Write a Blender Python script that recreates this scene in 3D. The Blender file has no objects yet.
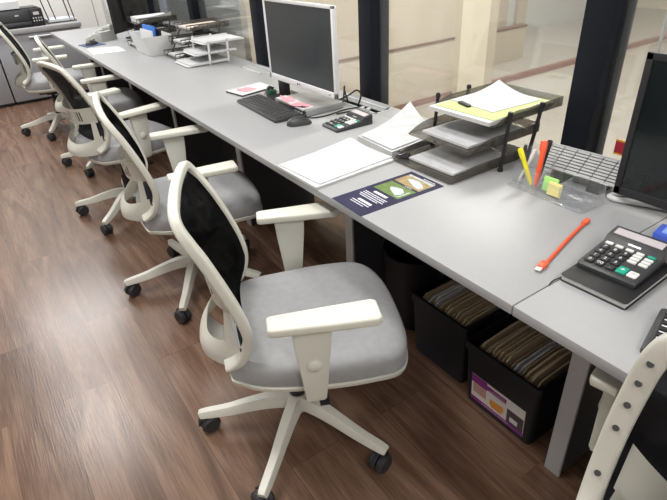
import bpy, bmesh, math, random
from mathutils import Vector, Matrix
random.seed(7)
SC = bpy.context.scene
COL = SC.collection
PI = math.pi

# ------------------------------------------------------------------ materials
def mat(name, col, rough=.5, metal=0., spec=.5, var=.06, scale=30., bump=0., bscale=200., trans=0., ior=1.45, coat=0., sheen=0.):
    m = bpy.data.materials.new(name); m.use_nodes = True
    nt = m.node_tree; b = nt.nodes['Principled BSDF']
    tc = nt.nodes.new('ShaderNodeTexCoord')
    n = nt.nodes.new('ShaderNodeTexNoise'); n.inputs['Scale'].default_value = scale; n.inputs['Detail'].default_value = 3
    nt.links.new(tc.outputs['Object'], n.inputs['Vector'])
    r = nt.nodes.new('ShaderNodeMix'); r.data_type = 'RGBA'
    r.inputs['A'].default_value = (*[max(0, c*(1-var)) for c in col], 1)
    r.inputs['B'].default_value = (*[min(1, c*(1+var)) for c in col], 1)
    nt.links.new(n.outputs['Fac'], r.inputs['Factor'])
    nt.links.new(r.outputs['Result'], b.inputs['Base Color'])
    b.inputs['Roughness'].default_value = rough; b.inputs['Metallic'].default_value = metal
    b.inputs['Specular IOR Level'].default_value = spec; b.inputs['IOR'].default_value = ior
    if trans: b.inputs['Transmission Weight'].default_value = trans
    if coat: b.inputs['Coat Weight'].default_value = coat
    if sheen: b.inputs['Sheen Weight'].default_value = sheen
    if bump:
        n2 = nt.nodes.new('ShaderNodeTexNoise'); n2.inputs['Scale'].default_value = bscale
        nt.links.new(tc.outputs['Object'], n2.inputs['Vector'])
        bp = nt.nodes.new('ShaderNodeBump'); bp.inputs['Strength'].default_value = bump; bp.inputs['Distance'].default_value = .002
        nt.links.new(n2.outputs['Fac'], bp.inputs['Height']); nt.links.new(bp.outputs['Normal'], b.inputs['Normal'])
    return m

def thin_mat(name, tint, opacity, rough=.05, gloss=.12, col=None):
    """thin clear sheet: mostly see-through with a little gloss and body colour"""
    m = bpy.data.materials.new(name); m.use_nodes = True
    nt = m.node_tree; nt.nodes.clear()
    o = nt.nodes.new('ShaderNodeOutputMaterial')
    t = nt.nodes.new('ShaderNodeBsdfTransparent'); t.inputs['Color'].default_value = (*tint, 1)
    d = nt.nodes.new('ShaderNodeBsdfDiffuse'); d.inputs['Color'].default_value = (*(col or tint), 1)
    g = nt.nodes.new('ShaderNodeBsdfGlossy'); g.inputs['Roughness'].default_value = rough
    n = nt.nodes.new('ShaderNodeTexNoise'); n.inputs['Scale'].default_value = 12
    mp = nt.nodes.new('ShaderNodeMapRange'); mp.inputs['To Min'].default_value = opacity*.9; mp.inputs['To Max'].default_value = min(1, opacity*1.1)
    nt.links.new(n.outputs['Fac'], mp.inputs['Value'])
    m1 = nt.nodes.new('ShaderNodeMixShader'); m2 = nt.nodes.new('ShaderNodeMixShader')
    lw = nt.nodes.new('ShaderNodeLayerWeight'); lw.inputs['Blend'].default_value = .5
    p5 = nt.nodes.new('ShaderNodeMath'); p5.operation = 'POWER'; p5.inputs[1].default_value = 5
    nt.links.new(lw.outputs['Facing'], p5.inputs[0])
    ml = nt.nodes.new('ShaderNodeMath'); ml.operation = 'MULTIPLY_ADD'; ml.inputs[1].default_value = .9*min(1, gloss*9); ml.inputs[2].default_value = .45*gloss
    ml.use_clamp = True
    nt.links.new(p5.outputs[0], ml.inputs[0])
    nt.links.new(mp.outputs['Result'], m1.inputs['Fac'])
    nt.links.new(t.outputs[0], m1.inputs[1]); nt.links.new(d.outputs[0], m1.inputs[2])
    nt.links.new(ml.outputs[0], m2.inputs['Fac'])
    nt.links.new(m1.outputs[0], m2.inputs[1]); nt.links.new(g.outputs[0], m2.inputs[2])
    nt.links.new(m2.outputs[0], o.inputs['Surface'])
    return m

def floor_mat():
    m = bpy.data.materials.new('walnut_vinyl_planks'); m.use_nodes = True
    nt = m.node_tree; b = nt.nodes['Principled BSDF']; L = nt.links
    tc = nt.nodes.new('ShaderNodeTexCoord')
    mp = nt.nodes.new('ShaderNodeMapping'); mp.inputs['Rotation'].default_value = (0, 0, PI/2)
    L.new(tc.outputs['Object'], mp.inputs['Vector'])
    br = nt.nodes.new('ShaderNodeTexBrick')
    br.inputs['Color1'].default_value = (0, 0, 0, 1); br.inputs['Color2'].default_value = (1, 1, 1, 1)
    br.inputs['Mortar'].default_value = (.5, .5, .5, 1)
    br.inputs['Scale'].default_value = 1; br.inputs['Brick Width'].default_value = 1.2; br.inputs['Row Height'].default_value = .18
    br.inputs['Mortar Size'].default_value = .0012; br.offset = .37
    L.new(mp.outputs[0], br.inputs['Vector'])
    # grain stretched along the planks, shifted from plank to plank
    st = nt.nodes.new('ShaderNodeMapping'); st.inputs['Scale'].default_value = (9, .9, 1)
    L.new(tc.outputs['Object'], st.inputs['Vector'])
    sh = nt.nodes.new('ShaderNodeVectorMath'); sh.operation = 'MULTIPLY_ADD'
    sh.inputs[1].default_value = (7, 13, 5)
    L.new(br.outputs['Color'], sh.inputs[0]); L.new(st.outputs[0], sh.inputs[2])
    n1 = nt.nodes.new('ShaderNodeTexNoise'); n1.inputs['Scale'].default_value = 1.3; n1.inputs['Detail'].default_value = 6; n1.inputs['Distortion'].default_value = 1.6
    L.new(sh.outputs[0], n1.inputs['Vector'])
    st2 = nt.nodes.new('ShaderNodeMapping'); st2.inputs['Scale'].default_value = (95, 4.5, 1)
    L.new(tc.outputs['Object'], st2.inputs['Vector'])
    n2 = nt.nodes.new('ShaderNodeTexNoise'); n2.inputs['Scale'].default_value = 2; n2.inputs['Detail'].default_value = 4
    L.new(st2.outputs[0], n2.inputs['Vector'])
    ad = nt.nodes.new('ShaderNodeMath'); ad.operation = 'MULTIPLY_ADD'; ad.inputs[1].default_value = .45
    L.new(n2.outputs['Fac'], ad.inputs[0]); L.new(n1.outputs['Fac'], ad.inputs[2])
    ad2 = nt.nodes.new('ShaderNodeMath'); ad2.operation = 'MULTIPLY_ADD'; ad2.inputs[1].default_value = .10
    L.new(br.outputs['Color'], ad2.inputs[0]); L.new(ad.outputs[0], ad2.inputs[2])
    cr = nt.nodes.new('ShaderNodeValToRGB')
    e = cr.color_ramp.elements
    e[0].position = .46; e[0].color = (.070, .037, .024, 1)
    e[1].position = 1.0; e[1].color = (.225, .138, .094, 1)
    x = e.new(.745); x.color = (.138, .079, .053, 1)
    L.new(ad2.outputs[0], cr.inputs['Fac'])
    mx = nt.nodes.new('ShaderNodeMix'); mx.data_type = 'RGBA'; mx.inputs['B'].default_value = (.07, .04, .028, 1)
    ml = nt.nodes.new('ShaderNodeMath'); ml.operation = 'MULTIPLY'; ml.inputs[1].default_value = .6
    L.new(br.outputs['Fac'], ml.inputs[0]); L.new(ml.outputs[0], mx.inputs['Factor']); L.new(cr.outputs[0], mx.inputs['A'])
    L.new(mx.outputs['Result'], b.inputs['Base Color'])
    b.inputs['Roughness'].default_value = .27
    bp = nt.nodes.new('ShaderNodeBump'); bp.inputs['Strength'].default_value = .3; bp.inputs['Distance'].default_value = .0012
    L.new(n2.outputs['Fac'], bp.inputs['Height']); L.new(bp.outputs['Normal'], b.inputs['Normal'])
    return m

def paper_mat(name, base, ink, sx, sy, amount=.5, thr=.52):
    """paper printed with faint lines of small type (object x = along the lines)"""
    m = bpy.data.materials.new(name); m.use_nodes = True
    nt = m.node_tree; b = nt.nodes['Principled BSDF']; L = nt.links
    tc = nt.nodes.new('ShaderNodeTexCoord')
    w = nt.nodes.new('ShaderNodeTexBrick'); w.inputs['Scale'].default_value = 1
    w.inputs['Brick Width'].default_value = sx; w.inputs['Row Height'].default_value = sy
    w.inputs['Mortar Size'].default_value = sy*.3; w.inputs['Mortar Smooth'].default_value = .4
    L.new(tc.outputs['Object'], w.inputs['Vector'])
    n = nt.nodes.new('ShaderNodeTexNoise'); n.inputs['Scale'].default_value = 16
    L.new(tc.outputs['Object'], n.inputs['Vector'])
    g = nt.nodes.new('ShaderNodeMath'); g.operation = 'GREATER_THAN'; g.inputs[1].default_value = thr
    L.new(n.outputs['Fac'], g.inputs[0])
    iv = nt.nodes.new('ShaderNodeMath'); iv.operation = 'SUBTRACT'; iv.inputs[0].default_value = 1
    L.new(w.outputs['Fac'], iv.inputs[1])
    k = nt.nodes.new('ShaderNodeMath'); k.operation = 'MULTIPLY'; L.new(iv.outputs[0], k.inputs[0]); L.new(g.outputs[0], k.inputs[1])
    k2 = nt.nodes.new('ShaderNodeMath'); k2.operation = 'MULTIPLY'; k2.inputs[1].default_value = amount; L.new(k.outputs[0], k2.inputs[0])
    mx = nt.nodes.new('ShaderNodeMix'); mx.data_type = 'RGBA'
    mx.inputs['A'].default_value = (*base, 1); mx.inputs['B'].default_value = (*ink, 1)
    L.new(k2.outputs[0], mx.inputs['Factor']); L.new(mx.outputs['Result'], b.inputs['Base Color'])
    b.inputs['Roughness'].default_value = .75; b.inputs['Specular IOR Level'].default_value = .2
    return m

M = {}
M['floor'] = floor_mat()
M['desk'] = mat('grey_desk_laminate', (.34, .345, .355), .42, var=.03, scale=60, bump=.05, bscale=900)
M['desk_edge'] = mat('grey_edge_band', (.33, .33, .335), .45, var=.03)
M['leg'] = mat('grey_leg_paint', (.50, .51, .53), .45, var=.03)
M['panel'] = mat('charcoal_panel', (.040, .043, .052), .6, var=.05)
M['white_plastic'] = mat('ivory_white_plastic', (.60, .595, .535), .38, var=.03, scale=15, bump=.03, bscale=700)
M['pad'] = mat('ivory_soft_plastic', (.63, .625, .55), .5, var=.03, scale=15, bump=.05, bscale=900)
M['fabric'] = mat('grey_seat_fabric', (.32, .325, .335), .9, var=.12, scale=45, bump=.5, bscale=1400, sheen=.15)
M['black_plastic'] = mat('black_plastic', (.016, .016, .018), .42, var=.1)
M['caster'] = mat('dark_grey_rubber', (.028, .028, .032), .5, var=.12)
M['dark_grey'] = mat('dark_grey_plastic', (.045, .047, .05), .4, var=.08)
M['key'] = mat('black_key_plastic', (.022, .022, .024), .45, var=.05)
M['screen'] = mat('dark_lcd_screen', (.045, .05, .055), .18, var=.05, spec=.4)
M['screen_dark'] = mat('black_lcd_screen', (.010, .013, .014), .14, var=.05)
M['white'] = mat('white_plastic', (.68, .69, .70), .4, var=.02)
M['white_edge'] = mat('white_gloss_plastic', (.72, .72, .73), .3, var=.02)
M['paper'] = mat('white_paper', (.57, .58, .595), .8, var=.02, spec=.2)
M['print'] = paper_mat('printed_paper', (.56, .57, .585), (.10, .11, .13), .026, .008, .24, .47)
M['print2'] = paper_mat('printed_form', (.55, .56, .575), (.10, .11, .13), .020, .007, .26, .50)
M['paper_edge'] = mat('paper_stack_edge', (.52, .52, .51), .85, var=.15, scale=300)
M['lime'] = mat('lime_paper', (.50, .58, .27), .8, var=.03, spec=.2)
M['pink'] = mat('pink_sticky_note', (.74, .32, .37), .8, var=.06, spec=.2)
M['green_note'] = mat('green_sticky_note', (.45, .80, .25), .8, var=.04, spec=.2)
M['yellow_note'] = mat('yellow_sticky_note', (.88, .78, .32), .8, var=.04, spec=.2)
M['navy'] = mat('navy_print', (.016, .016, .055), .4, var=.06)
M['white_ink'] = mat('white_ink', (.75, .76, .82), .6, var=.02)
M['orange'] = mat('orange_red_plastic', (.85, .105, .035), .4, var=.04)
M['yellow'] = mat('fluorescent_yellow_plastic', (.86, .80, .03), .35, var=.03)
M['teal'] = mat('teal_key', (.01, .36, .24), .4, var=.04)
M['white_key'] = mat('white_key', (.75, .76, .74), .4, var=.03)
M['lcd'] = mat('calculator_lcd', (.52, .48, .50), .25, var=.04)
M['metal'] = mat('brushed_metal', (.55, .55, .56), .3, metal=.9, var=.05)
M['alu'] = mat('pale_aluminium', (.60, .61, .62), .35, metal=.3, var=.04)
M['slat'] = mat('grey_slats', (.40, .405, .41), .5, var=.04)
M['grey_steel'] = mat('grey_steel', (.36, .37, .38), .4, metal=.25, var=.05)
M['blue'] = mat('blue_card', (.03, .15, .55), .5, var=.1)
M['blue_dark'] = mat('dark_blue_rubber', (.05, .075, .16), .6, var=.1)
M['phone'] = mat('warm_grey_phone_plastic', (.40, .41, .38), .45, var=.04)
M['cabinet'] = mat('grey_cabinet_laminate', (.29, .295, .315), .5, var=.03)
M['cabinet_top'] = mat('grey_cabinet_top', (.34, .34, .35), .45, var=.03)
M['folder'] = mat('kraft_folder', (.70, .56, .39), .8, var=.15, scale=18)
M['folder2'] = mat('brown_folder', (.54, .41, .27), .8, var=.15, scale=18)
M['plastic_sleeve'] = mat('pale_plastic_sleeve', (.78, .78, .84), .25, var=.1)
M['filebox'] = mat('black_file_box', (.012, .013, .018), .5, var=.1)
M['lab_purple'] = mat('purple_print', (.26, .035, .24), .4, var=.06)
M['lab_white'] = mat('pale_print', (.74, .70, .70), .4, var=.06)
M['lab_orange'] = mat('orange_print', (.72, .30, .05), .4, var=.1)
M['lab_brown'] = mat('dark_print', (.07, .05, .06), .4, var=.3, scale=60)
M['lab_skin'] = mat('pinkish_print', (.55, .33, .28), .4, var=.2, scale=60)
M['grass'] = mat('green_photo_print', (.13, .20, .06), .4, var=.7, scale=60)
M['autumn'] = mat('autumn_photo_print', (.33, .25, .12), .4, var=.7, scale=70)
M['building'] = mat('white_photo_print', (.50, .54, .58), .4, var=.45, scale=130)
M['sky_print'] = mat('pale_photo_print', (.45, .50, .50), .4, var=.3, scale=60)
M['post'] = mat('black_post_paint', (.010, .012, .017), .5, var=.06, spec=.15)
M['wall'] = mat('office_wall_paint', (.74, .73, .70), .8, var=.02, scale=4)
M['ceil'] = mat('white_ceiling', (.80, .80, .79), .9, var=.02)
M['beige'] = mat('beige_wall_panel', (.60, .53, .44), .45, var=.04, scale=3)
M['cream'] = mat('cream_column_paint', (.78, .71, .57), .6, var=.03, scale=3)
M['tan'] = mat('tan_wall_paint', (.56, .49, .39), .6, var=.03, scale=3)
M['brown'] = mat('brown_trim', (.22, .13, .10), .5, var=.1)
M['red_brown'] = mat('red_brown_skirting', (.28, .14, .11), .45, var=.12)
M['tile'] = mat('pale_corridor_tile', (.50, .46, .42), .22, var=.04, scale=3)
M['grey_wall'] = mat('grey_wall_paint', (.42, .43, .42), .4, var=.04, scale=3)
M['grey_light'] = mat('light_grey_rail', (.62, .63, .62), .5, var=.03)
M['red_sticker'] = mat('red_sticker', (.42, .03, .06), .4, var=.3, scale=160)
M['amber'] = mat('amber_sticker_border', (.75, .38, .03), .4, var=.1)
M['glass'] = thin_mat('window_glass', (.95, .97, .97), .04, .02, .16)
M['acrylic'] = thin_mat('clear_acrylic', (.975, .98, .985), .03, .06, .10, (.8, .82, .84))
M['smoke'] = thin_mat('smoked_acrylic', (.64, .625, .60), .22, .1, .12, (.19, .18, .165))
M['mesh'] = thin_mat('black_mesh_fabric', (.25, .25, .27), .87, .5, .01, (.020, .021, .024))
M['wire'] = mat('dark_wire', (.06, .055, .05), .45, metal=.3, var=.1)
M['green_dark'] = mat('dark_green_plastic', (.02, .09, .06), .4, var=.1)
M['cable'] = mat('black_cable', (.012, .012, .013), .45, var=.05)
M['clear_white'] = mat('frosted_white_tub', (.66, .67, .67), .4, var=.03)

# ------------------------------------------------------------------ mesh helpers
def merge(bm, tmp, mtx=None, mi=0):
    if mtx is not None: bmesh.ops.transform(tmp, matrix=mtx, verts=tmp.verts)
    vs = {v: bm.verts.new(v.co) for v in tmp.verts}
    for f in tmp.faces:
        try:
            g = bm.faces.new([vs[v] for v in f.verts]); g.smooth = f.smooth; g.material_index = mi
        except ValueError: pass
    tmp.free()

def T(x=0, y=0, z=0): return Matrix.Translation((x, y, z))
def RX(a): return Matrix.Rotation(a, 4, 'X')
def RY(a): return Matrix.Rotation(a, 4, 'Y')
def RZ(a): return Matrix.Rotation(a, 4, 'Z')

def box(bm, c, s, mtx=None, bev=0., seg=2, mi=0):
    t = bmesh.new(); bmesh.ops.create_cube(t, size=1)
    bmesh.ops.scale(t, vec=s, verts=t.verts)
    if bev:
        bmesh.ops.bevel(t, geom=t.edges[:], offset=min(bev, min(s)*.49), segments=seg, affect='EDGES', profile=.5)
    bmesh.ops.translate(t, vec=c, verts=t.verts)
    merge(bm, t, mtx, mi)

def prism(bm, pts, z0, z1, mtx=None, bev=0., seg=2, mi=0):
    """polygon outline in xy, extruded z0..z1"""
    t = bmesh.new()
    lo = [t.verts.new((x, y, z0)) for x, y in pts]; hi = [t.verts.new((x, y, z1)) for x, y in pts]
    n = len(pts)
    t.faces.new(lo[::-1]); t.faces.new(hi)
    for i in range(n): t.faces.new((lo[i], lo[(i+1) % n], hi[(i+1) % n], hi[i]))
    bmesh.ops.recalc_face_normals(t, faces=t.faces)
    if bev:
        caps = [e for e in t.edges if abs(e.verts[0].co.z-e.verts[1].co.z) < 1e-6]
        bmesh.ops.bevel(t, geom=caps, offset=bev, segments=seg, affect='EDGES', profile=.5)
    merge(bm, t, mtx, mi)

def rrect(w, h, r, n=5, cx=0, cy=0):
    o = []
    for (sx, sy, a0) in ((1, 1, 0), (-1, 1, PI/2), (-1, -1, PI), (1, -1, 1.5*PI)):
        for i in range(n+1):
            a = a0+PI/2*i/n
            o.append((cx+sx*(w/2-r)+r*math.cos(a), cy+sy*(h/2-r)+r*math.sin(a)))
    return o

def cyl(bm, p0, p1, r0, r1=None, n=16, mi=0, cap=True):
    r1 = r0 if r1 is None else r1
    p0 = Vector(p0); p1 = Vector(p1); d = (p1-p0)
    q = d.to_track_quat('Z', 'Y').to_matrix()
    a = []; b = []
    for i in range(n):
        v = Vector((math.cos(2*PI*i/n), math.sin(2*PI*i/n), 0))
        a.append(bm.verts.new(p0+q@(v*r0))); b.append(bm.verts.new(p1+q@(v*r1)))
    for i in range(n):
        f = bm.faces.new((a[i], a[(i+1) % n], b[(i+1) % n], b[i])); f.smooth = True; f.material_index = mi
    if cap:
        f = bm.faces.new(a[::-1]); f.material_index = mi
        f = bm.faces.new(b); f.material_index = mi

def lathe(bm, prof, n=20, mtx=None, mi=0):
    """prof: list of (r,z) around z"""
    t = bmesh.new(); rings = []
    for r, z in prof:
        rings.append([t.verts.new((r*math.cos(2*PI*i/n), r*math.sin(2*PI*i/n), z)) for i in range(n)] if r > 1e-6 else [t.verts.new((0, 0, z))])
    for a, b in zip(rings, rings[1:]):
        for i in range(n):
            if len(a) == 1 and len(b) == 1: continue
            if len(a) == 1: f = t.faces.new((a[0], b[i], b[(i+1) % n]))
            elif len(b) == 1: f = t.faces.new((a[i], a[(i+1) % n], b[0]))
            else: f = t.faces.new((a[i], a[(i+1) % n], b[(i+1) % n], b[i]))
            f.smooth = True
    bmesh.ops.recalc_face_normals(t, faces=t.faces)
    merge(bm, t, mtx, mi)

def catmull(pts, n=6):
    P = [Vector(p) for p in pts]; out = []
    for i in range(len(P)-1):
        p0 = P[max(0, i-1)]; p1 = P[i]; p2 = P[i+1]; p3 = P[min(len(P)-1, i+2)]
        for k in range(n):
            t = k/n
            out.append(.5*((2*p1)+(-p0+p2)*t+(2*p0-5*p1+4*p2-p3)*t*t+(-p0+3*p1-3*p2+p3)*t**3))
    out.append(P[-1]); return out

def sweep(bm, pts, sect, up=None, mi=0, smooth=True, closed=False, cap=True):
    """sweep a section: sect(i,t)->list of (a,b) offsets along side and normal axes"""
    P = [Vector(p) for p in pts]; N = len(P); rings = []
    ref = Vector(up) if up is not None else None
    prev = None
    for i, p in enumerate(P):
        if closed: d = (P[(i+1) % N]-P[i-1]).normalized()
        else: d = (P[min(i+1, N-1)]-P[max(i-1, 0)]).normalized()
        if ref is not None: s = ref-d*ref.dot(d)
        else:
            s = prev-d*prev.dot(d) if prev is not None else (Vector((0, 0, 1))-d*d.z if abs(d.z) < .9 else Vector((1, 0, 0))-d*d.x)
        s.normalize(); prev = s; nrm = d.cross(s)
        rings.append([bm.verts.new(p+s*a+nrm*b) for a, b in sect(i, i/(N-1))])
    n = len(rings[0])
    R = range(N) if closed else range(N-1)
    fs = []
    for i in R:
        A = rings[i]; B = rings[(i+1) % N]
        for k in range(n):
            f = bm.faces.new((A[k], A[(k+1) % n], B[(k+1) % n], B[k])); f.smooth = smooth; f.material_index = mi; fs.append(f)
    if not closed and cap:
        fs.append(bm.faces.new(rings[0][::-1])); fs.append(bm.faces.new(rings[-1]))
    for f in fs: f.material_index = mi

def tube(bm, pts, r, n=8, mi=0):
    sweep(bm, pts, lambda i, t: [(r*math.cos(2*PI*k/n), r*math.sin(2*PI*k/n)) for k in range(n)], mi=mi)

def rsect(w, h, r=.3, n=3):
    return rrect(w, h, min(w, h)*r, n)

def build(name, bm, m, parent=None, loc=(0, 0, 0), rot=(0, 0, 0), auto=True):
    bmesh.ops.recalc_face_normals(bm, faces=bm.faces)
    me = bpy.data.meshes.new(name); bm.to_mesh(me); bm.free()
    for k in (m if isinstance(m, (list, tuple)) else [m]): me.materials.append(k)
    if auto:
        me.set_sharp_from_angle(angle=math.radians(35))
        me.polygons.foreach_set('use_smooth', [True]*len(me.polygons))
    o = bpy.data.objects.new(name, me); COL.objects.link(o)
    o.location = loc; o.rotation_euler = rot
    if parent is not None: o.parent = parent
    return o

def empty(name, loc=(0, 0, 0), rz=0.):
    o = bpy.data.objects.new(name, None); COL.objects.link(o)
    o.empty_display_size = .05; o.location = loc; o.rotation_euler = (0, 0, rz); return o

def tag(o, label, cat, group=None):
    o['label'] = label; o['category'] = cat
    if group: o['group'] = group
    return o

def struct(name, bm, m, parent=None):
    o = build(name, bm, m, parent)
    if parent is None: o['kind'] = 'structure'
    return o

def copy_tree(o, parent=None):
    c = o.copy(); COL.objects.link(c)
    if parent is not None: c.parent = parent
    for ch in list(o.children): copy_tree(ch, c)
    return c

def text_mesh(bm, s, size, mtx, depth=.0004, mi=0):
    cu = bpy.data.curves.new('lettering', 'FONT'); cu.body = s; cu.size = size; cu.extrude = depth
    cu.align_x = 'CENTER'; cu.align_y = 'CENTER'; cu.resolution_u = 3
    ob = bpy.data.objects.new('lettering', cu)
    COL.objects.link(ob)
    dg = bpy.context.evaluated_depsgraph_get(); dg.update()
    me = bpy.data.meshes.new_from_object(ob.evaluated_get(dg))
    t = bmesh.new(); t.from_mesh(me)
    merge(bm, t, mtx, mi)
    bpy.data.meshes.remove(me); bpy.data.objects.remove(ob); bpy.data.curves.remove(cu)

# ------------------------------------------------------------------ camera
cam = bpy.data.cameras.new('camera'); co = bpy.data.objects.new('camera', cam); COL.objects.link(co)
co.location = (-.7867, -.5299, 1.4364); co.rotation_euler = (1.02259, .050164, -.604452)
cam.sensor_width = 36; cam.lens = 521.38/667*36; cam.clip_start = .02
SC.camera = co

# ------------------------------------------------------------------ setting
DT = .74                                    # desk top height
XB = .755                                   # back edge of the desks
XW, XE, YN, YS, ZC = -4.2, .82, 6.75, -3.2, 2.7
def sbox(name, lo, hi, m, bev=0):
    bm = bmesh.new(); box(bm, [(a+b)/2 for a, b in zip(lo, hi)], [b-a for a, b in zip(lo, hi)], bev=bev)
    return struct(name, bm, m)

sbox('floor', (XW, YS, -.1), (XE, YN, 0), M['floor'])
sbox('ceiling', (XW, YS, ZC), (9.5, 12.2, ZC+.1), M['ceil'])
sbox('wall_left', (XW-.1, YS, 0), (XW, YN, ZC), M['wall'])
sbox('wall_front', (XW, YS-.1, 0), (9.5, YS, ZC), M['wall'])
bm = bmesh.new(); box(bm, ((XW+1.2)/2, YN+.05, ZC/2), (1.2-XW, .1, ZC))
bn = struct('wall_back', bm, M['wall'])
for i, x in enumerate((.705, 1.02)):        # joints between the wall panels
    sbox('trim_%d' % (i+1), (x-.004, YN-.006, 0), (x+.004, YN, ZC), M['grey_wall'])
# black posts of the glazed partition, each with a groove line along its flank
k = 3
for y0 in (-.77, .342, 1.45, 2.55, 3.62, 4.73, 5.80):
    bm = bmesh.new()
    box(bm, (XB+.055+.003, y0+.045, ZC/2), (.11, .09, ZC), bev=.003)
    box(bm, (XB+.082, y0-.003, ZC/2), (.045, .008, ZC), bev=.001)
    struct('trim_%d' % k, bm, M['post']); k += 1
for i, (y0, y1) in enumerate(zip((-3.2, -.68, .432, 1.54, 2.64, 3.71, 4.82, 5.89), (-.77, .342, 1.45, 2.55, 3.62, 4.73, 5.80, 6.75))):
    bm = bmesh.new(); box(bm, (.815, (y0+y1)/2, ZC/2), (.008, y1-y0, ZC))
    struct('window_%d' % (i+1), bm, M['glass'])
sbox('trim_10', (.812, .222, 0), (.822, .227, 2.6), M['grey_wall'])      # joint in the glazing by the screen
# corridor behind the glass
sbox('floor_corridor', (XE, YS, -.1), (9.5, 12.2, 0), M['tile'])
sbox('wall_corridor', (.95, 3.1, 0), (3.05, 3.2, ZC), M['beige'])
sbox('wall_column', (3.03, 3.02, 0), (3.40, 3.4, ZC), M['cream'])
sbox('wall_pier', (3.40, 3.07, 0), (3.58, 3.4, ZC), M['tan'])
sbox('trim_11', (.95, 3.09, .528), (3.03, 3.1, .548), M['brown'])
sbox('baseboard_corridor', (.95, 3.08, 0), (3.03, 3.1, .05), M['red_brown'])
sbox('trim_12', (3.58, 3.06, 0), (9.4, 3.12, .05), M['red_brown'])
sbox('wall_low', (3.58, 3.72, 0), (4.9, 3.8, .36), M['tan'])
sbox('trim_13', (3.58, 3.71, .355), (4.9, 3.81, .375), M['brown'])
sbox('wall_lobby', (3.4, 4.9, 0), (9.5, 5.0, ZC), M['grey_light'])
sbox('trim_14', (5.55, 4.86, 0), (5.95, 4.9, ZC), M['tan'])
sbox('trim_15', (6.15, 4.84, 0), (6.35, 4.9, ZC), M['tan'])
sbox('wall_corridor_right', (9.5, YS, 0), (9.6, 12.2, ZC), M['cream'])
sbox('wall_north_room', (3.2, 5.0, 0), (3.3, 12.2, ZC), M['grey_wall'])
sbox('wall_north_end', (.82, 12.2, 0), (3.3, 12.3, ZC), M['grey_wall'])
sbox('trim_16', (3.17, 5.0, .42), (3.2, 12.2, .52), M['grey_light'])

# ------------------------------------------------------------------ desks
def leg_panel(parent, y, x0=.27, w=.05):
    bm = bmesh.new(); box(bm, (x0+.005, y, .357), (.010, w, .714), bev=.002)
    build('leg', bm, M['leg'], parent)
    bm = bmesh.new(); box(bm, ((x0+.0105+.715)/2, y, .36), (.715-x0-.0105, w, .70))
    p = build('side_panel', bm, M['panel'], parent); p['label'] = 'charcoal side panel'
def desk(name, y0, y1, legs, label, holes):
    r = empty(name, (0, (y0+y1)/2, 0)); tag(r, label, 'desk'); off = -(y0+y1)/2
    # worktop, left open where the cable ports are cut out
    bm = bmesh.new()
    hx0, hx1 = .645, .715
    box(bm, (hx0/2, 0, DT-.0125), (hx0, y1-y0, .025), bev=.0015)
    box(bm, ((hx1+XB)/2, 0, DT-.0125), (XB-hx1, y1-y0, .025))
    ys = [y0]+[v for h in holes for v in h]+[y1]
    for a, b in zip(ys[::2], ys[1::2]): box(bm, ((hx0+hx1)/2, (a+b)/2+off, DT-.0125), (hx1-hx0, b-a, .025))
    build('worktop', bm, M['desk'], r)
    for y in legs: leg_panel(r, y+off)
    bm = bmesh.new(); box(bm, (.725, 0, .44), (.018, y1-y0-.01, .54))
    p = build('modesty_panel', bm, M['panel'], r); p['label'] = 'charcoal back panel'
    bm = bmesh.new(); box(bm, (.68, 0, .648), (.10, y1-y0-.02, .004)); box(bm, (.632, 0, .675), (.004, y1-y0-.02, .05))
    build('cable_tray', bm, M['panel'], r)
    return r
desk('long_desk', .0015, 5.505, (.985, 2.0, 3.02, 4.03, 4.98, 5.46), 'long grey desk running back along the black window posts', ((1.27, 1.57), (2.35, 2.59)))
desk('near_desk', -1.35, -.0015, (-.04, -1.2), 'near grey desk beyond the seam, under the notebook and black screen', ())

# cable ports: one closed, one with its lid lifted
r = empty('cable_port', (.68, 2.47, DT)); tag(r, 'closed grey cable port flush in the desk, left of the white screen', 'cable port', 'cable ports in the long desk')
bm = bmesh.new(); box(bm, (0, 0, -.004), (.066, .236, .006)); build('lid', bm, M['desk'], r)
bm = bmesh.new()
for x, y, sx, sy in ((-.044, 0, .012, .27), (.044, 0, .012, .27), (0, -.131, .1, .012), (0, .131, .1, .012)): box(bm, (x, y, .0012), (sx, sy, .0024))
o = build('frame', bm, M['alu'], r); o['label'] = 'pale metal frame'
r = empty('cable_port', (.68, 1.42, DT)); tag(r, 'open cable port with lifted lid at the foot of a black post, behind the calculator', 'cable port', 'cable ports in the long desk')
bm = bmesh.new()
for x, y, sx, sy in ((-.044, 0, .010, .33), (.050, 0, .012, .33), (0, -.16, .1, .012), (0, .16, .1, .012)): box(bm, (x, y, .0012), (sx, sy, .0024))
o = build('frame', bm, M['alu'], r); o['label'] = 'pale metal frame'
bm = bmesh.new(); box(bm, (0, 0, -.003), (.050, .29, .005)); box(bm, (.0, 0, .0005), (.008, .29, .002), mi=1)
o = build('lid', bm, [M['grey_steel'], M['alu']], r, loc=(.026, .0, .006), rot=(0, math.radians(-22), 0))
bm = bmesh.new(); box(bm, (0, 0, -.05), (.06, .28, .004)); build('port_tray', bm, M['black_plastic'], r)

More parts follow.
